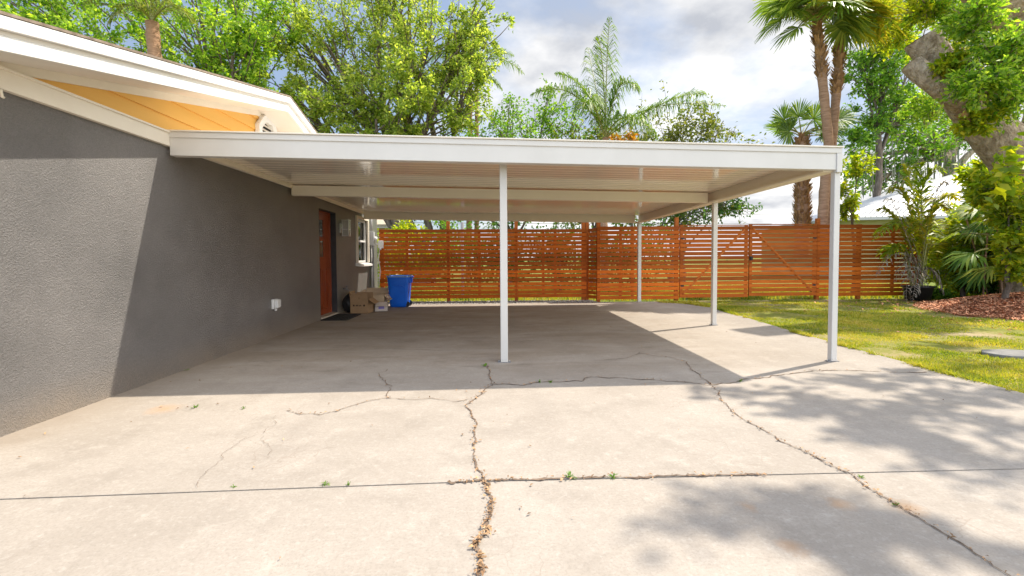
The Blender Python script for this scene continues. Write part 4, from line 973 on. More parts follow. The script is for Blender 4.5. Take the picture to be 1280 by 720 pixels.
# doormat with an openwork scroll pattern
dm = thing('doormat', 'black openwork rubber doormat in front of the red door', 'doormat', (-2.96, 8.93, 0)); a = MB(); x0, x1, y0, y1 = -3.20, -2.74, 8.50, 9.40
for (p_, q_) in (((x0, y0), (x1, y0)), ((x0, y1), (x1, y1))): a.box(p_[0], q_[0], p_[1]-.015, p_[1]+.015, .003, .018)
for x in (x0, x1): a.box(x-.015, x+.015, y0+.015, y1-.015, .003, .018)
for i in range(3):
    for j in range(6):
        cx_, cy_ = x0+.08+i*.15, y0+.08+j*.148; k = 12
        c_ = [(cx_+.068*math.cos(t)*(1+.15*math.cos(4*t)), cy_+.068*math.sin(t)*(1+.15*math.cos(4*t)), .011) for t in np.linspace(0, 2*math.pi, k+1)]
        a.tube(c_, .010, 5, False); a.tube([(cx_-.06, cy_, .011), (cx_+.06, cy_, .011)], .009, 5); a.tube([(cx_, cy_-.06, .011), (cx_, cy_+.06, .011)], .008, 5)
a.build('lattice', M['rubber'], dm)
# ================================================================== PLANTS
def P3(px, py, y): return PY(px, py, y)
def blob(px, py, y, rx, ry, rz=None, scale=None):
    """crown blob: centre at pixel, radii in pixels at that depth (depth radius = mean)"""
    c = PY(px, py, y); s_ = y/F
    return (c, (rx*s_, (rx+ry)*.5*s_, ry*s_))
# weeds in the cracks
def weed(px, py, size, label, seed, n=14):
    g = np.random.default_rng(seed); c = G(px, py); d_ = g.normal(0, 1, (n, 3)); d_[:, 2] = np.abs(d_[:, 2])*.9+.25; d_ /= np.linalg.norm(d_, axis=1, keepdims=True)
    L = size*g.uniform(.5, 1.2, (n, 1)); P0 = np.repeat(c[None], n, 0)+g.normal(0, size*.12, (n, 3))*[1, 1, 0]; P0[:, 2] = .002
    V, Fq = strips(P0, P0+d_*L*.6, P0+d_*L+np.array([0, 0, -.25])*L, size*.06, size*.22, np.repeat([[0, 0, 1.0]], n, 0)+g.normal(0, .3, (n, 3)))
    tag(npobj('weed', V, Fq, M['weedleaf']), label, 'weed', 'weeds growing in the concrete cracks')
weed(408, 606, 0.029, 'bright weed tuft left of the two on the front joint, below the carport shadow', 1)
weed(436, 607, 0.027, 'small spiky weed on the front joint just right of the brightest tuft', 2, 9)
weed(291, 609, 0.020, 'tiny weed on the front joint at the foot of a hairline crack', 3, 8)
weed(712, 597, 0.039, 'yellowish weed clump on the eroded joint right of the wide crumbled crack', 4, 18)
weed(767, 597, 0.034, 'green weed clump on the eroded joint, second right of the crumbled crack', 5, 16)
weed(606, 458, 0.044, 'weed sprouting from the crack beside the foot of the central white post', 6, 12)
weed(675, 478, 0.034, 'left one of two weeds in the shaded crack right of the central post', 7)
weed(688, 478, 0.039, 'right one of two weeds in the shaded crack right of the central post', 8)
weed(244, 510, 0.039, 'low weed in sunny concrete near the dark wall', 9)
weed(305, 511, 0.029, 'low sparse weed on sunny concrete just below the carport shadow edge', 10)
weed(234, 463, 0.029, 'weed at the foot of the dark stucco wall in carport shade', 12)
weed(926, 477, 0.034, 'dry weed at the corner of the carport shadow', 11)
weed(1075, 597, 0.024, 'weed where the diagonal crack crosses the front joint', 13)
weed(1120, 632, 0.024, 'weed in the diagonal crack nearest the rust stain', 14)

# big trees on the left, beyond house and fence
tree('broadleaf_tree', 'large yellow-green spreading tree with many stems behind the carport roof', (-3.4, 21, 0), .32, (-3.6, 21, 3.6),
     [blob(410, 60, 21, 70, 60), blob(470, 30, 22, 80, 55), blob(540, 40, 21, 60, 55), blob(585, 75, 21, 45, 50), blob(500, 100, 20, 70, 45), blob(420, 130, 20, 60, 38), blob(560, 125, 20, 55, 40), blob(600, 20, 22, 40, 45), blob(470, -50, 22, 110, 60), blob(350, 20, 22, 60, 70), blob(360, 110, 21, 50, 50), blob(470, 150, 19.5, 60, 25)],
     'leaf_big', leafsize=.15, nsub=19, ntwig=6, nleaf=36, seed=31, stems=5, group='trees beyond the house and fence', spread=.16, limb_r=.17, twig_r=.014)
tree('broadleaf_tree', 'dense bright green tree rising behind the house roof at the left', (-11.5, 20, 0), .3, (-11.0, 20, 4.2),
     [blob(60, 30, 20, 80, 50), blob(150, 60, 20, 70, 50), blob(230, 60, 19, 70, 60), blob(290, 70, 19, 60, 60), blob(310, 120, 19, 60, 45), blob(250, 0, 20, 90, 50), blob(120, -20, 21, 90, 45), blob(20, -20, 21, 70, 50), blob(200, 110, 18.5, 70, 40), blob(330, 30, 20, 45, 60), blob(90, 70, 18.5, 80, 35)],
     'leaf_oak', leafsize=.16, nsub=18, ntwig=6, nleaf=32, spread=.16, seed=32, stems=2, group='trees beyond the house and fence', limb_r=.15, twig_r=.014)
tree('young_tree', 'low round green tree between the tall left palm and the central palm', (.9, 22, 0), .14, (.9, 22, 2.2),
     [blob(625, 150, 22, 42, 35), blob(680, 140, 22, 45, 32), blob(650, 180, 21, 60, 40), blob(720, 160, 22, 40, 35), blob(560, 190, 22, 60, 40), blob(520, 250, 21, 60, 36), blob(620, 250, 21, 70, 36)],
     'leaf_bright', leafsize=.15, nsub=20, ntwig=5, nleaf=16, spread=.24, seed=33, group='trees beyond the house and fence', limb_r=.06, twig_r=.01)
tree('young_tree', 'loose olive green tree behind the drooping central palm', (4.6, 21, 0), .14, (4.6, 21, 2.4),
     [blob(770, 165, 21, 40, 28), blob(730, 175, 21, 40, 26), blob(800, 190, 21, 50, 30), blob(700, 250, 20, 70, 32), blob(780, 250, 20, 60, 32)],
     'leaf_olive', leafsize=.17, nsub=14, ntwig=5, nleaf=14, seed=34, group='trees beyond the house and fence', limb_r=.06, twig_r=.01)
tree('sparse_tree', 'sparse feathery tree with thin pale stems behind the right of the carport roof', (8.0, 19, 0), .1, (8.0, 19, 1.8),
     [blob(860, 140, 19, 38, 30), blob(905, 150, 19, 32, 30), blob(840, 175, 19, 40, 30), blob(895, 190, 18.5, 40, 35), blob(870, 235, 18, 45, 35), blob(910, 245, 18, 26, 26), blob(835, 265, 18, 40, 25)],
     'leaf_olive', leafsize=.15, nsub=15, ntwig=5, nleaf=11, seed=35, stems=6, group='trees beyond the house and fence', limb_r=.035, twig_r=.008)
tree('sparse_tree', 'thin dark leaved branch tree reaching into white sky beside the middle post', (6.9, 17.5, 0), .07, (6.9, 17.5, 1.9),
     [blob(890, 255, 17.5, 30, 26), blob(925, 258, 17.5, 26, 14), blob(860, 262, 17.5, 28, 20), blob(945, 205, 18, 22, 8)],
     'leaf_dark', leafsize=.13, nsub=11, ntwig=4, nleaf=9, seed=36, group='trees beyond the house and fence', limb_r=.03, twig_r=.007)
for i, (px, py, y, rx, ry, lm, lab) in enumerate(((505, 285, 14.6, 30, 22, 'leaf_lime', 'lime green shrub showing above the fence beside the house corner'), (560, 288, 15.2, 40, 26, 'leaf_bright', 'bright green shrub showing above the fence left of the central post'),
        (625, 292, 15.5, 46, 26, 'leaf_dark', 'dark shrub showing above the fence behind the central post'), (700, 292, 15.5, 50, 26, 'leaf_dark', 'dark hedge shrub above the fence right of the central post'), (790, 294, 15, 48, 24, 'leaf_dark', 'dark low shrub over the fence near the rear right post'))):
    b_ = blob(px, py+6, y, rx, ry); c0 = b_[0]
    tree('shrub', lab, (c0[0], y, -.06), .05, (c0[0], y, .9), [b_, (c0-np.array([.5, 0, .8]), (.9, .7, .8)), (c0-np.array([-.5, 0, .9]), (.9, .7, .8))], lm, leafsize=.12, nsub=13, ntwig=4, nleaf=16, seed=60+i, group='shrubs behind the fence', limb_r=.03, twig_r=.006)

# palms -------------------------------------------------------------------
def palm_trunk(root, pts, r0, r1, boots=0, g=None, boot_from=.5, bl=.16):
    pts = np.array(pts, float); k = 40; t = np.linspace(0, 1, k); u = np.linspace(0, 1, len(pts))
    Q = np.stack([np.interp(t, u, pts[:, i]) for i in range(3)], 1)
    rad = np.linspace(r0, r1, k)*(1+.06*np.sin(np.arange(k)*2.1)); o_ = MB().tube(Q, rad, 14, False).build('trunk', M['palmbark'], root, True)
    if boots:
        s_ = g.uniform(boot_from, .995, boots); P = np.stack([np.interp(s_, t, Q[:, i]) for i in range(3)], 1); a = g.uniform(0, 6.28, boots); rr = np.interp(s_, t, rad)
        D = np.stack([np.cos(a), np.sin(a), np.zeros(boots)], 1); S = np.stack([-np.sin(a), np.cos(a), np.zeros(boots)], 1); L = bl*g.uniform(.6, 1.4, (boots, 1)); w = .035*g.uniform(.7, 1.4, (boots, 1))
        A = P+D*rr[:, None]*.92; T = A+D*L*.55+np.array([0, 0, 1])*L*.8
        V = np.stack([A-S*w, A+S*w, T+S*w*.5, T-S*w*.5, A+D*.02-S*w+[0, 0, .03], A+D*.03+S*w+[0, 0, .03]], 1)
        V = np.stack([A-S*w, A+S*w, T+S*w*.5, T-S*w*.5], 1).reshape(-1, 3)
        npobj('boots', V, np.arange(4*boots, dtype=np.int32).reshape(-1, 4), M['boots'], root)
    return Q
def queen_palm(label, base, crown, fronds, ll, trunk_r, seed, mat='leaf_palm', group='palms beyond the fence', droop=.6, nl=60):
    g = np.random.default_rng(seed); root = thing('feather_palm', label, 'palm', base, group); crown = np.array(crown, float)
    palm_trunk(root, [base, (np.array(base)+crown)/2+g.normal(0, .05, 3), crown], trunk_r*1.2, trunk_r*.85)
    for (c, b) in fronds: feather_frond(root, crown, c, b, ll, nl, mat, g, droop, .028)
    return root
YQ = 16.5
cq = P3(757, 172, YQ)
queen_palm('drooping feather palm standing above the middle of the carport roof', (cq[0], YQ, 0), cq,
    [(P3(757, 90, YQ), P3(762, 22, YQ-.3)), (P3(770, 78, YQ), P3(797, 112, YQ-.8)), (P3(755, 72, YQ+.3), P3(748, 46, YQ+.6)), (P3(720, 90, YQ), P3(664, 118, YQ-.4)), (P3(738, 95, YQ+.5), P3(695, 92, YQ+1.6)),
     (P3(800, 118, YQ), P3(905, 132, YQ-.3)), (P3(845, 110, YQ-.4), P3(880, 118, YQ+.5)), (P3(735, 100, YQ-.8), P3(728, 140, YQ-1.8)), (P3(780, 120, YQ-.9), P3(822, 172, YQ-1.6)), (P3(745, 110, YQ+1), P3(735, 60, YQ+2.4))], .85, .13, 41, nl=76, droop=.85)
YT = 24.0; ct = P3(588, 82, YT)
queen_palm('slim tall feather palm with pale trunk among the yellow-green tree branches', (ct[0]-.2, YT, 0), ct,
    [(P3(625, 60, YT), P3(655, 92, YT)), (P3(610, 55, YT), P3(642, 70, YT+1)), (P3(560, 50, YT), P3(528, 82, YT)), (P3(575, 45, YT), P3(545, 60, YT-1)), (P3(590, 40, YT), P3(604, 40, YT)), (P3(600, 62, YT-.7), P3(600, 95, YT-1.5)), (P3(570, 62, YT+.7), P3(565, 95, YT+1.5))], .75, .13, 42)
c2 = P3(596, 108, 23.4)
queen_palm('second slim palm trunk leaning right beside the tall feather palm', (c2[0]-.1, 23.4, 0), c2, [(P3(610, 85, 23), P3(628, 112, 23)), (P3(588, 85, 23), P3(570, 112, 23)), (P3(598, 80, 23), P3(606, 85, 22))], .6, .11, 43)
YL = 17.0; cl = P3(190, 28, YL)
queen_palm('feather palm with rough trunk rising behind the peak of the house gable', (cl[0]+.3, YL, 0), cl,
    [(P3(150, -40, YL), P3(105, 5, YL)), (P3(170, -60, YL), P3(140, -50, YL+1)), (P3(225, -50, YL), P3(275, -5, YL)), (P3(205, -60, YL), P3(235, -80, YL-1)), (P3(185, -60, YL), P3(180, -110, YL)), (P3(165, -15, YL-1), P3(135, 30, YL-1.5)), (P3(215, -15, YL-1), P3(240, 28, YL-1.5))], .7, .24, 44, mat='leaf_olive')

def fan_palm(label, base, via, crown, n, plen, rad, trunk_r, seed, mat='leaf_fan', boots=0, elev=(-.7, .9), az=None, boot_from=.4, droop=.35, extra=(), dead=0, fup=(0, 0, 1)):
    g = np.random.default_rng(seed); root = thing('fan_palm', label, 'palm', base, 'palms beyond the fence'); crown = np.array(crown, float)
    palm_trunk(root, [base]+list(via)+[crown], trunk_r*1.15, trunk_r, boots, g, boot_from)
    for i in range(n):
        a = (i*2.399+g.normal(0, .2)) if az is None else az[i % len(az)]+g.normal(0, .25)
        el = elev[0]+(elev[1]-elev[0])*((i*.618) % 1)
        d_ = (math.cos(a)*math.cos(el), math.sin(a)*math.cos(el), math.sin(el))
        fan_frond(root, crown+np.array([0, 0, .1]), d_, plen*g.uniform(.8, 1.15), rad*g.uniform(.85, 1.1), mat, g, 34, droop)
    for (tx, ty) in extra:
        d_ = P3(tx, ty, crown[1]-.3)-crown; L = np.linalg.norm(d_); fan_frond(root, crown, d_/L+np.array([0, 0, .15]), L*.6, rad, mat, g, 36, droop, 'frond', 2.2, fup)
    for i in range(dead):
        a = g.uniform(0, 6.28); fan_frond(root, crown-np.array([0, 0, .1]), (math.cos(a)*.5, math.sin(a)*.5, -.75), plen*.5, rad*.8, 'deadfrond', g, 26, .6)
    return root
YW = 12.7
fan_palm('left trunk of the tall twin fan palms with shaggy brown boots under its crown', P3(1026, 322, YW), [P3(1030, 240, YW), P3(1036, 180, YW), P3(1029, 110, YW)], P3(1020, 18, YW), 22, .75, .85, .112, 51, boots=260, boot_from=.78, elev=(-.55, 1.2), extra=((950, 30), (965, 5), (985, 45), (940, -10), (1000, -30)))
fan_palm('right trunk of the tall twin fan palms with thicker pale boots under its crown', P3(1034, 322, YW+.25), [P3(1036, 240, YW+.25), P3(1040, 180, YW+.25), P3(1046, 110, YW+.25)], P3(1053, 22, YW+.25), 22, .75, .85, .108, 52, boots=420, boot_from=.72, elev=(-.4, 1.2), extra=((1095, 10), (1080, 45), (1110, -10)), mat='leaf_gold')
fan_palm('short fan palm with a shaggy trunk standing left of the tall twin palms', P3(1002, 322, 14.2), [P3(1003, 260, 14.2)], P3(1002, 172, 14.2), 6, .7, .64, .19, 53, boots=900, boot_from=.3, mat='leaf_palm', elev=(.1, .9), extra=((962, 132), (995, 122), (1030, 128), (1065, 150), (975, 160), (1045, 170), (1085, 130)), droop=.12, fup=(.2, -1, .5))

# neighbour's house and oak with moss
nh = thing('neighbour_house', 'neighbouring olive house with a white metal hip roof behind the right shrubs', 'house', (16, 26, 0))
e0 = P3(1046, 272, 22.0); e1 = P3(1330, 238, 20.0); ez = (e0[2]+e1[2])/2
A = np.array([e0[0], 22.0, e0[2]]); Bp = np.array([27.5, 19.5, e0[2]+.02]); back = np.array([1.2, 9.5, 0])
rd0 = P3(1212, 212, 25.5); rd1 = rd0+np.array([8, -1, 0.0])
r = MB(); Vv = [A, Bp, Bp+back, A+back, rd0, rd1]
r.add(Vv, [(0, 1, 5, 4), (0, 4, 3), (3, 4, 5, 2), (1, 2, 5)]); r.add([p-np.array([0, 0, .14]) for p in Vv[:4]]+Vv[:4], [(0, 4, 5, 1), (1, 5, 6, 2), (2, 6, 7, 3), (3, 7, 4, 0), (3, 2, 1, 0)])
nroof = r.build('roof', M['roofmetal'], nh)
sm = MB()
for k in range(1, 44):
    t_ = k/44; p0 = A+(Bp-A)*t_; 
    up_ = np.array(rd0)-A; q = min(1, t_/.36) if t_ < .36 else (min(1, (1-t_)/.2) if t_ > .8 else 1)
    dirn = (A*.64+Bp*.36); slope = np.array(rd0)-(A+(Bp-A)*.36)
    sm.tube([p0+np.array([0, 0, .02]), p0+slope*q*.99+np.array([0, 0, .02])], .022, 5)
sm.build('standing_seams', M['roofmetal'], nroof)
w = MB(); ii = np.array([.6, .5, 0]); a0 = A+ii; a1 = Bp+np.array([-.6, .5, 0])
w.add([(a0[0], a0[1], -.06), (a1[0], a1[1], -.06), (a1[0], a1[1], A[2]-.1), (a0[0], a0[1], A[2]-.1), (a0[0]+1, a0[1]+8.5, -.06), (a0[0]+1, a0[1]+8.5, A[2]-.1)], [(0, 1, 2, 3), (4, 0, 3, 5)])
w.build('wall', M['olive'], nh)
hl = thing('neighbour_house', 'pale roofed house just visible over the fence beside the left stucco corner', 'house', (-4, 24, 0))
rr = MB(); c0 = P3(500, 279, 24); rr.add([(-9, 23.5, 2.85), (c0[0]+.2, 23.5, 2.85), (c0[0]-.6, 26, 3.5), (-9, 26, 3.5), (-9, 23.5, 2.7), (c0[0]+.2, 23.5, 2.7)], [(0, 1, 2, 3), (4, 5, 1, 0)]); rr.build('roof', M['tan'], hl)
rr = MB(); rr.box(-9, c0[0]-.3, 24, 28, -.06, 2.72); rr.build('wall', M['tan'], hl)
pp = P3(578, 300, 14.0); tag(MB().tube([(pp[0], 14, -.06), (pp[0], 14, 2.22)], .05, 10).build('fence_pole', M['paint_grey']), 'pale upright pole showing above the fence left of the central post', 'pole')

YO = 36.0
mossy = tree('live_oak', 'grey branched live oak hung with moss behind the white metal roof', (P3(1190, 300, YO)[0], YO, 0), .5, P3(1188, 200, YO),
     [blob(1110, 165, YO, 40, 30), blob(1080, 200, YO, 30, 30), blob(1150, 185, 35, 40, 30), blob(1200, 150, YO, 45, 30), blob(1240, 170, YO, 40, 30), blob(1130, 110, YO, 45, 35), blob(1100, 225, 35, 35, 22), blob(1225, 100, 38, 50, 40)],
     'leaf_bright', bark='oakbark', leafsize=.33, nsub=13, ntwig=4, nleaf=14, seed=71, limb_r=.3, twig_r=.02, group=None)
g = np.random.default_rng(72); n = 190; px = g.uniform(1075, 1215, n); py = 205+g.normal(0, 14, n)-(px-1145)*.12; Pm = np.array([PY(a, b, YO-1.5+g.uniform(-1, 1)) for a, b in zip(px, py)])
L = g.uniform(.4, 1.9, (n, 1)); dn = np.array([[0, 0, -1.0]]); Vs = []; 
P1 = Pm+dn*L*.5+g.normal(0, .08, (n, 3)); P2 = Pm+dn*L
V, Fq = strips(Pm, P1, P2, .05, .10, g.normal(0, 1, (n, 3))*[1, 1, .05]); npobj('moss', V, Fq, M['moss'], mossy)
tree('leafy_tree', 'bright green upright tree between the twin palms and the cut oak limb', (P3(1095, 300, 27)[0], 27, 0), .2, P3(1098, 170, 27),
     [blob(1085, 95, 27, 32, 30), blob(1110, 60, 27, 40, 35), blob(1075, 60, 27, 30, 28), blob(1125, 110, 27, 35, 30), blob(1090, 140, 27, 30, 26), blob(1068, 175, 26, 22, 20), blob(1140, 145, 27, 30, 26), blob(1110, 10, 28, 60, 40), blob(1160, 30, 29, 50, 50)],
     'leaf_bright', leafsize=.2, nsub=15, ntwig=5, nleaf=18, spread=.2, seed=73, limb_r=.09, twig_r=.014)

# the big oak at the right with its sawn limb
oak = thing('live_oak', 'massive old oak with a sawn-off limb above the mulch mound at the right', 'tree', (12.4, 10.3, .3)); g = np.random.default_rng(80)
def wobtube(pts, rad, n=16, k=26, rough=.06):
    pts = np.array(pts, float); u = np.linspace(0, 1, len(pts)); t = np.linspace(0, 1, k)
    from_ = [np.interp(t, u, pts[:, i]) for i in range(3)]; Q = np.stack(from_, 1)
    Q[1:-1] = (Q[:-2]+2*Q[1:-1]+Q[2:])/4; Q[1:-1] = (Q[:-2]+2*Q[1:-1]+Q[2:])/4
    rr = np.interp(t, u, rad); V, Fs = tube(Q, rr, n, False); V = V.reshape(k, n, 3); c = Q[:, None]
    ph = g.uniform(0, 6.28, 4); th = np.arange(n)*2*math.pi/n
    f = 1+rough*(np.sin(3*th[None]+ph[0]+5*t[:, None])+.7*np.sin(5*th[None]+ph[1]-9*t[:, None])+.6*np.sin(13*t[:, None]+ph[2]))+g.normal(0, rough*.35, (k, n))
    return (c+(V-c)*f[..., None]).reshape(-1, 3), Fs
oy = 9.8
stubs = []
tr_ = MB()
tr_.add(*wobtube([P3(1326, 392, oy), P3(1320, 340, oy), P3(1316, 280, oy), P3(1308, 215, oy)], [.90, .64, .57, .56], 22, 30))
tr_.add(*wobtube([P3(1308, 240, oy), P3(1272, 195, oy-.1), P3(1222, 150, oy+.15), P3(1175, 84, oy+.35), P3(1152, 48, oy+.45)], [.54, .50, .37, .31, .34], 24, 34, .03))
tr_.add(*wobtube([P3(1205, 130, oy-.1), P3(1165, 103, oy-.12), P3(1140, 80, oy+.12)], [.24, .20, .215], 18, 16, .03))
tr_.add(*wobtube([P3(1296, 215, oy+.2), P3(1330, 120, oy+.3), P3(1290, 40, oy+.2), P3(1235, -20, oy), P3(1170, -110, oy-.6)], [.55, .52, .5, .45, .35], 18, 30))
tr_.build('trunk', M['oakbark'], oak, True)
for (c, d0, rr) in ((P3(1152, 48, oy+.45), P3(1175, 84, oy+.35), .335), (P3(1140, 80, oy+.12), P3(1165, 103, oy-.12), .21)):
    ax = c-d0; ax /= np.linalg.norm(ax); s1 = np.cross(ax, [0, 1, 0]); s1 /= np.linalg.norm(s1); s2 = np.cross(ax, s1); k = 20
    npobj('cut_face', [c+ax*.012+rr*(math.cos(t)*s1+math.sin(t)*s2)*(1+.05*math.sin(3*t)) for t in np.linspace(0, 2*math.pi, k, False)], [tuple(range(k))], M['cutwood'], oak)
kn = MB(); kn.add(*wobtube([P3(1200, 140, oy-.86), P3(1212, 152, oy-.84)], [.10, .05], 10, 6, .1)); kn.build('broken_knot', M['debris'], oak, True)
# foliage sprays on the oak, and the canopy overhead that dapples drive and lawn
def sprays(parent, blobs, leaf, size, nsub, ntwig, nleaf, seed, name='crown', twig='oakbark', tw=.008, width=.5, up=.6, origin=None):
    g = np.random.default_rng(seed); LP = []; LA = []; tm = MB()
    for c, r in blobs:
        c = np.array(c, float); r = np.array(r, float); st = c+np.array([r[0]*.6, r[1]*.3, -r[2]*.5]) if origin is None else np.array(origin)
        for k in range(nsub):
            e = ellipsoid_pt(g, c, r, .25); sub = bez(st+g.normal(0, .1, 3), (c+e)/2+g.normal(0, .15, 3)*r.mean(), e, 6); tm.tube(sub, np.linspace(tw*2.2, tw*.7, 6), 5, False)
            for q in range(ntwig):
                s0 = sub[g.integers(2, 6)]; tv = g.normal(0, .3, 3)*r.mean()+(e-c)*.2; tm.tube([s0, s0+tv*.5, s0+tv], [tw*.7, tw*.5, tw*.3], 3, False)
                u = g.uniform(.1, 1.05, nleaf)[:, None]; LP.append(s0+tv*u+g.normal(0, .07*r.mean(), (nleaf, 3))); LA.append(np.repeat(tv[None]/(np.linalg.norm(tv)+1e-6), nleaf, 0))
    o = tm.build('branches', M[twig], parent, True)
    V, Fq = leaf_cards(np.concatenate(LP), size, g, up, width, np.concatenate(LA), .2); npobj(name, V, Fq, M[leaf], parent)
sprays(oak, [blob(1215, 20, oy-.9, 42, 26), blob(1195, 22, oy+1.6, 34, 22), blob(1245, 60, oy-1, 34, 34), blob(1220, 105, oy-1.1, 34, 30), blob(1262, 110, oy-1.1, 32, 34), blob(1275, 60, oy-1, 30, 40), blob(1165, -4, oy+1.5, 40, 20), blob(1160, 130, oy+2.6, 30, 26)], 'leaf_oak', .10, 17, 6, 18, 81)
sprays(oak, [blob(1222, 150, oy-.9, 20, 14), blob(1190, 82, oy-.5, 16, 12), blob(1150, 2, oy+1.6, 40, 22), blob(1200, 60, oy+2, 40, 40), blob(1120, 30, oy+3, 30, 30)], 'leaf_lime', .12, 14, 6, 16, 84, 'sunlit_crown')
shade_spots = [(1000, 505), (1055, 520), (1120, 508), (1185, 500), (955, 498), (1105, 545), (1180, 562), (1245, 535), (955, 642), (1065, 668), (1100, 690), (1262, 590), (1250, 500), (1130, 470), (1060, 478)]
g = np.random.default_rng(85); over = []
for (px, py) in shade_spots:
    q = G(px, py); z = g.uniform(6.1, 6.9); over.append(((q[0]+.645*z, q[1]+.31*z, z), (g.uniform(.28, .55), g.uniform(.16, .34), .22)))
over += [((11.0, 5.0, 7), (.8, .6, .4)), ((9.4, 6.6, 6.8), (.6, .5, .4)), ((12.6, 7.4, 7.3), (.8, .6, .4)), ((10.2, 7.6, 7), (.6, .5, .3))]
sprays(oak, over, 'leaf_oak', .14, 6, 5, 5, 82, 'overhead_crown', tw=.012)
# leafy climber with big yellow leaves on the trunk
cl_ = thing('climbing_vine', 'vine with large yellow-green leaves hanging on the oak trunk', 'vine', P3(1268, 235, oy-.9)); g = np.random.default_rng(83)
n = 130; px = g.normal(1260, 12, n); py = g.normal(212, 18, n); Pm = np.array([PY(a, b, oy-.95+g.uniform(-.25, .1)) for a, b in zip(px, py)])
V, Fq = leaf_cards(Pm, .22, g, .4, .62, g.normal(0, .5, (n, 3))+[0, -.3, -.5], .5); npobj('leaf', V, Fq, M['leaf_lime'], cl_)
MB().tube(bez(P3(1285, 330, oy-.75), P3(1262, 270, oy-1.0), P3(1260, 200, oy-.8)), .02, 6, False).build('stem', M['stem'], cl_, True)

# right-hand planting
def shrub(label, px, py, y, rx, ry, leaf, size, seed, n=14, width=.5, zbase=0.0, nleaf=16, more=()):
    b_ = blob(px, py, y, rx, ry); bl_ = [b_]+[blob(*q) for q in more]; c0 = b_[0]
    return tree('shrub', label, (c0[0], y, zbase), .05, (c0[0], y, zbase+max(.25, (c0[2]-zbase)*.4)), bl_, leaf, leafsize=size, nsub=n, ntwig=5, nleaf=nleaf, seed=seed, cat='shrub', limb_r=.03, twig_r=.006, leafwidth=width, group='shrubs on the mulch bed', up=.6)
shrub('bright lime shrub low behind the mulch, right of the potted palm', 1195, 340, 12.2, 32, 28, 'leaf_lime', .13, 91, 18, more=((1180, 318, 12.6, 24, 24), (1215, 352, 11.6, 26, 22)))
shrub('tall yellow-green leafy shrub reaching the metal roof under the oak limb', 1240, 262, 12.6, 28, 30, 'leaf_lime', .15, 92, 16, more=((1222, 215, 13, 14, 24), (1255, 290, 12, 30, 30), (1250, 225, 12.4, 22, 26)))
shrub('dark leafy shrub at the foot of the oak behind the mulch', 1240, 345, 11.2, 34, 30, 'leaf_dark', .15, 93, 16, zbase=.1, more=((1265, 320, 11, 24, 34),))
shrub('tall lime shrub hiding the foot of the oak trunk at the right edge', 1262, 262, 9.0, 20, 26, 'leaf_lime', .13, 191, 16, zbase=.2, more=((1272, 300, 8.9, 18, 30), (1280, 335, 8.9, 18, 24), (1240, 235, 9.4, 22, 20)))
shrub('broad yellow-green shrub between potted palm and dark palm clump', 1205, 300, 11.6, 26, 26, 'leaf_lime', .13, 192, 16, more=((1190, 335, 11.5, 24, 26), (1222, 330, 11.3, 22, 22), (1212, 270, 12, 24, 20)))
shrub('small bright weedy bush on the mulch edge beside the pot', 1172, 372, 11.7, 16, 12, 'leaf_bright', .10, 94, 10)
tree('young_tree', 'sunlit yellow-green sapling over the fence end beside the front right post', (P3(1068, 300, 13.2)[0], 13.2, 0), .04, P3(1066, 262, 13.2), [blob(1064, 236, 13.2, 14, 20), blob(1070, 210, 13.4, 16, 16), blob(1060, 262, 13.2, 12, 12)], 'leaf_lime', leafsize=.14, nsub=9, ntwig=4, nleaf=9, seed=95, limb_r=.02, twig_r=.006)
# lady palm clump: many narrow fan leaves arching left and down
lp = thing('lady_palm', 'dense dark clump of narrow drooping palm blades at the foot of the oak', 'palm', P3(1245, 368, 10.9)); g = np.random.default_rng(96)
for i in range(58):
    t_ = g.random(); p0 = P3(1258+g.normal(0, 12), 300+g.normal(0, 26), 10.9+g.normal(0, .35)); a = g.normal(math.pi*1.08, .75); el = g.uniform(-.35, .7)
    fan_frond(lp, p0, (math.cos(a)*math.cos(el), math.sin(a)*math.cos(el), math.sin(el)), g.uniform(.25, .55), g.uniform(.45, .65), ('leaf_dark', 'leaf_fan', 'leaf_bright')[i % 3], g, 13, .55, 'frond', 1.1)
sb = MB()
for i in range(14):
    q = P3(1255+g.normal(0, 13), 368, 10.9+g.normal(0, .25)); sb.tube([q-np.array([0, 0, .1]), q+np.array([g.normal(0, .15), g.normal(0, .1), 1.5+g.random()*.6])], .018, 6, False)
sb.build('cane', M['palmbark'], lp, True)
# potted areca palm
pc = np.array([PY(1147, 374, 11.35)[0], 11.35, -.03]); pot = thing('potted_palm', 'yellowing feather palm in a black pot with dry drooping fronds before the fence end', 'potted palm', pc)
pr = MB(); k = 22; prof = [(.0, .02), (.25, .02), (.31, .34), (.335, .345), (.335, .39), (.30, .39), (.29, .33), (.0, .33)]
V = [(pc[0]+r_*math.cos(t), pc[1]+r_*math.sin(t), pc[2]+z_) for r_, z_ in prof for t in np.linspace(0, 2*math.pi, k, False)]
pr.add(V, [(i*k+j, i*k+(j+1) % k, (i+1)*k+(j+1) % k, (i+1)*k+j) for i in range(len(prof)-1) for j in range(k)]); pr.build('pot', M['black'], pot, True)
g = np.random.default_rng(97); ptop = pc+np.array([0, 0, .33])
sb = MB()
for i in range(9):
    a = g.uniform(0, 6.28); b0 = ptop+np.array([.12*math.cos(a), .12*math.sin(a), 0]); sb.tube([b0, b0+np.array([g.normal(0, .1), g.normal(0, .1), .75+g.random()*.4])], .018, 6, False)
sb.build('cane', M['stem'], pot, True)
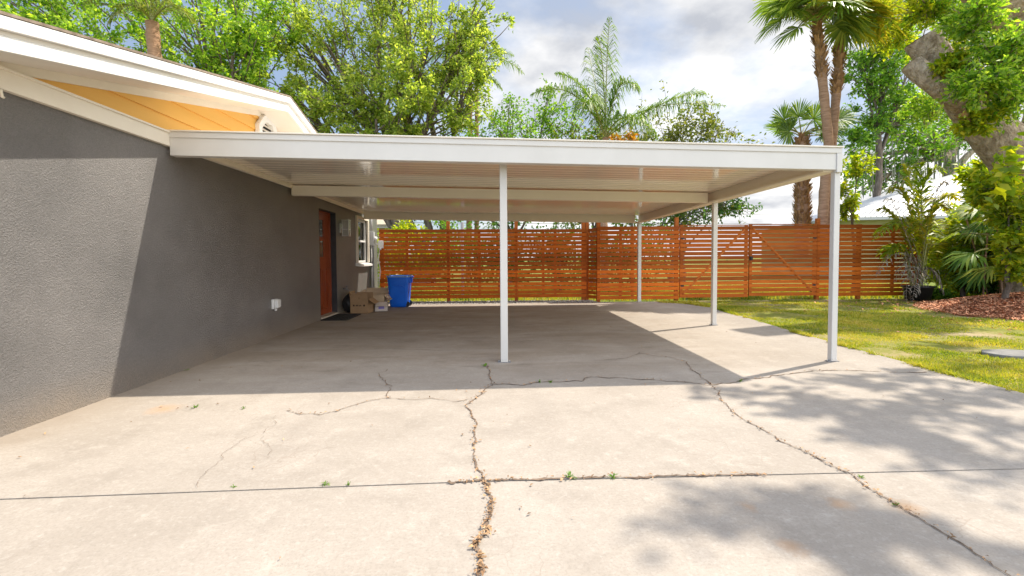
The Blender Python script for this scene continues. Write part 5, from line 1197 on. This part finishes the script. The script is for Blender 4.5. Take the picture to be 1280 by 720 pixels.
tips = [((1130, 250), (1092, 300)), ((1120, 255), (1098, 262)), ((1135, 215), (1112, 240)), ((1155, 190), (1178, 215)), ((1165, 220), (1200, 250)), ((1170, 250), (1205, 290)), ((1150, 215), (1150, 205)), ((1142, 225), (1130, 205)), ((1175, 280), (1195, 330)), ((1120, 290), (1105, 325)), ((1160, 235), (1185, 262)), ((1138, 250), (1118, 285)), ((1160, 260), (1170, 300)), ((1145, 240), (1160, 250))]
for i, (c, b) in enumerate(tips):
    dy_ = g.normal(0, .45); a = ptop+np.array([g.normal(0, .1), g.normal(0, .1), .35+g.random()*.4])
    feather_frond(pot, a, P3(*c, 11.35+dy_*.6), P3(*b, 11.35+dy_), .44, 46, 'leaf_gold' if i % 3 else 'leaf_lime', g, .45, .013, lw=1.7)
for (c, b) in (((1125, 290), (1095, 345)), ((1140, 300), (1118, 352)), ((1132, 320), (1133, 378)), ((1158, 320), (1152, 385)), ((1170, 325), (1180, 368)), ((1112, 225), (1108, 255)), ((1172, 205), (1186, 232)), ((1150, 330), (1140, 376))):
    dy_ = g.normal(-.3, .25); feather_frond(pot, ptop+np.array([0, 0, .45]), P3(*c, 11.35+dy_), P3(*b, 11.2+dy_), .26, 26, 'deadfrond', g, .8, .010, 'deadfrond', 'dry_frond')
# orange blooms low behind the roof edge
tree('shrub', 'orange leaved bush peeking over the carport roof right of the drooping palm', (P3(790, 300, 18.5)[0], 18.5, 0), .06, P3(790, 215, 18.5), [blob(792, 172, 18.5, 16, 10), blob(765, 176, 18.5, 14, 8)], 'leaf_orange', leafsize=.16, nsub=9, ntwig=4, nleaf=9, seed=98, cat='shrub', limb_r=.02, twig_r=.006)
# cables over the far yards
for i, (ya, yb, z_, lab) in enumerate(((264, 262, 30, 'upper thin overhead cable crossing the pale sky right of the carport'), (276, 275, 32, 'lower thin overhead cable just above the gate'))):
    a = P3(300, ya, z_); b = P3(1500, yb, z_); tag(MB().tube(curve_pts(a, b, 20, -.25), .018, 5).build('overhead_cable', M['cable'], None, True), lab, 'cable')
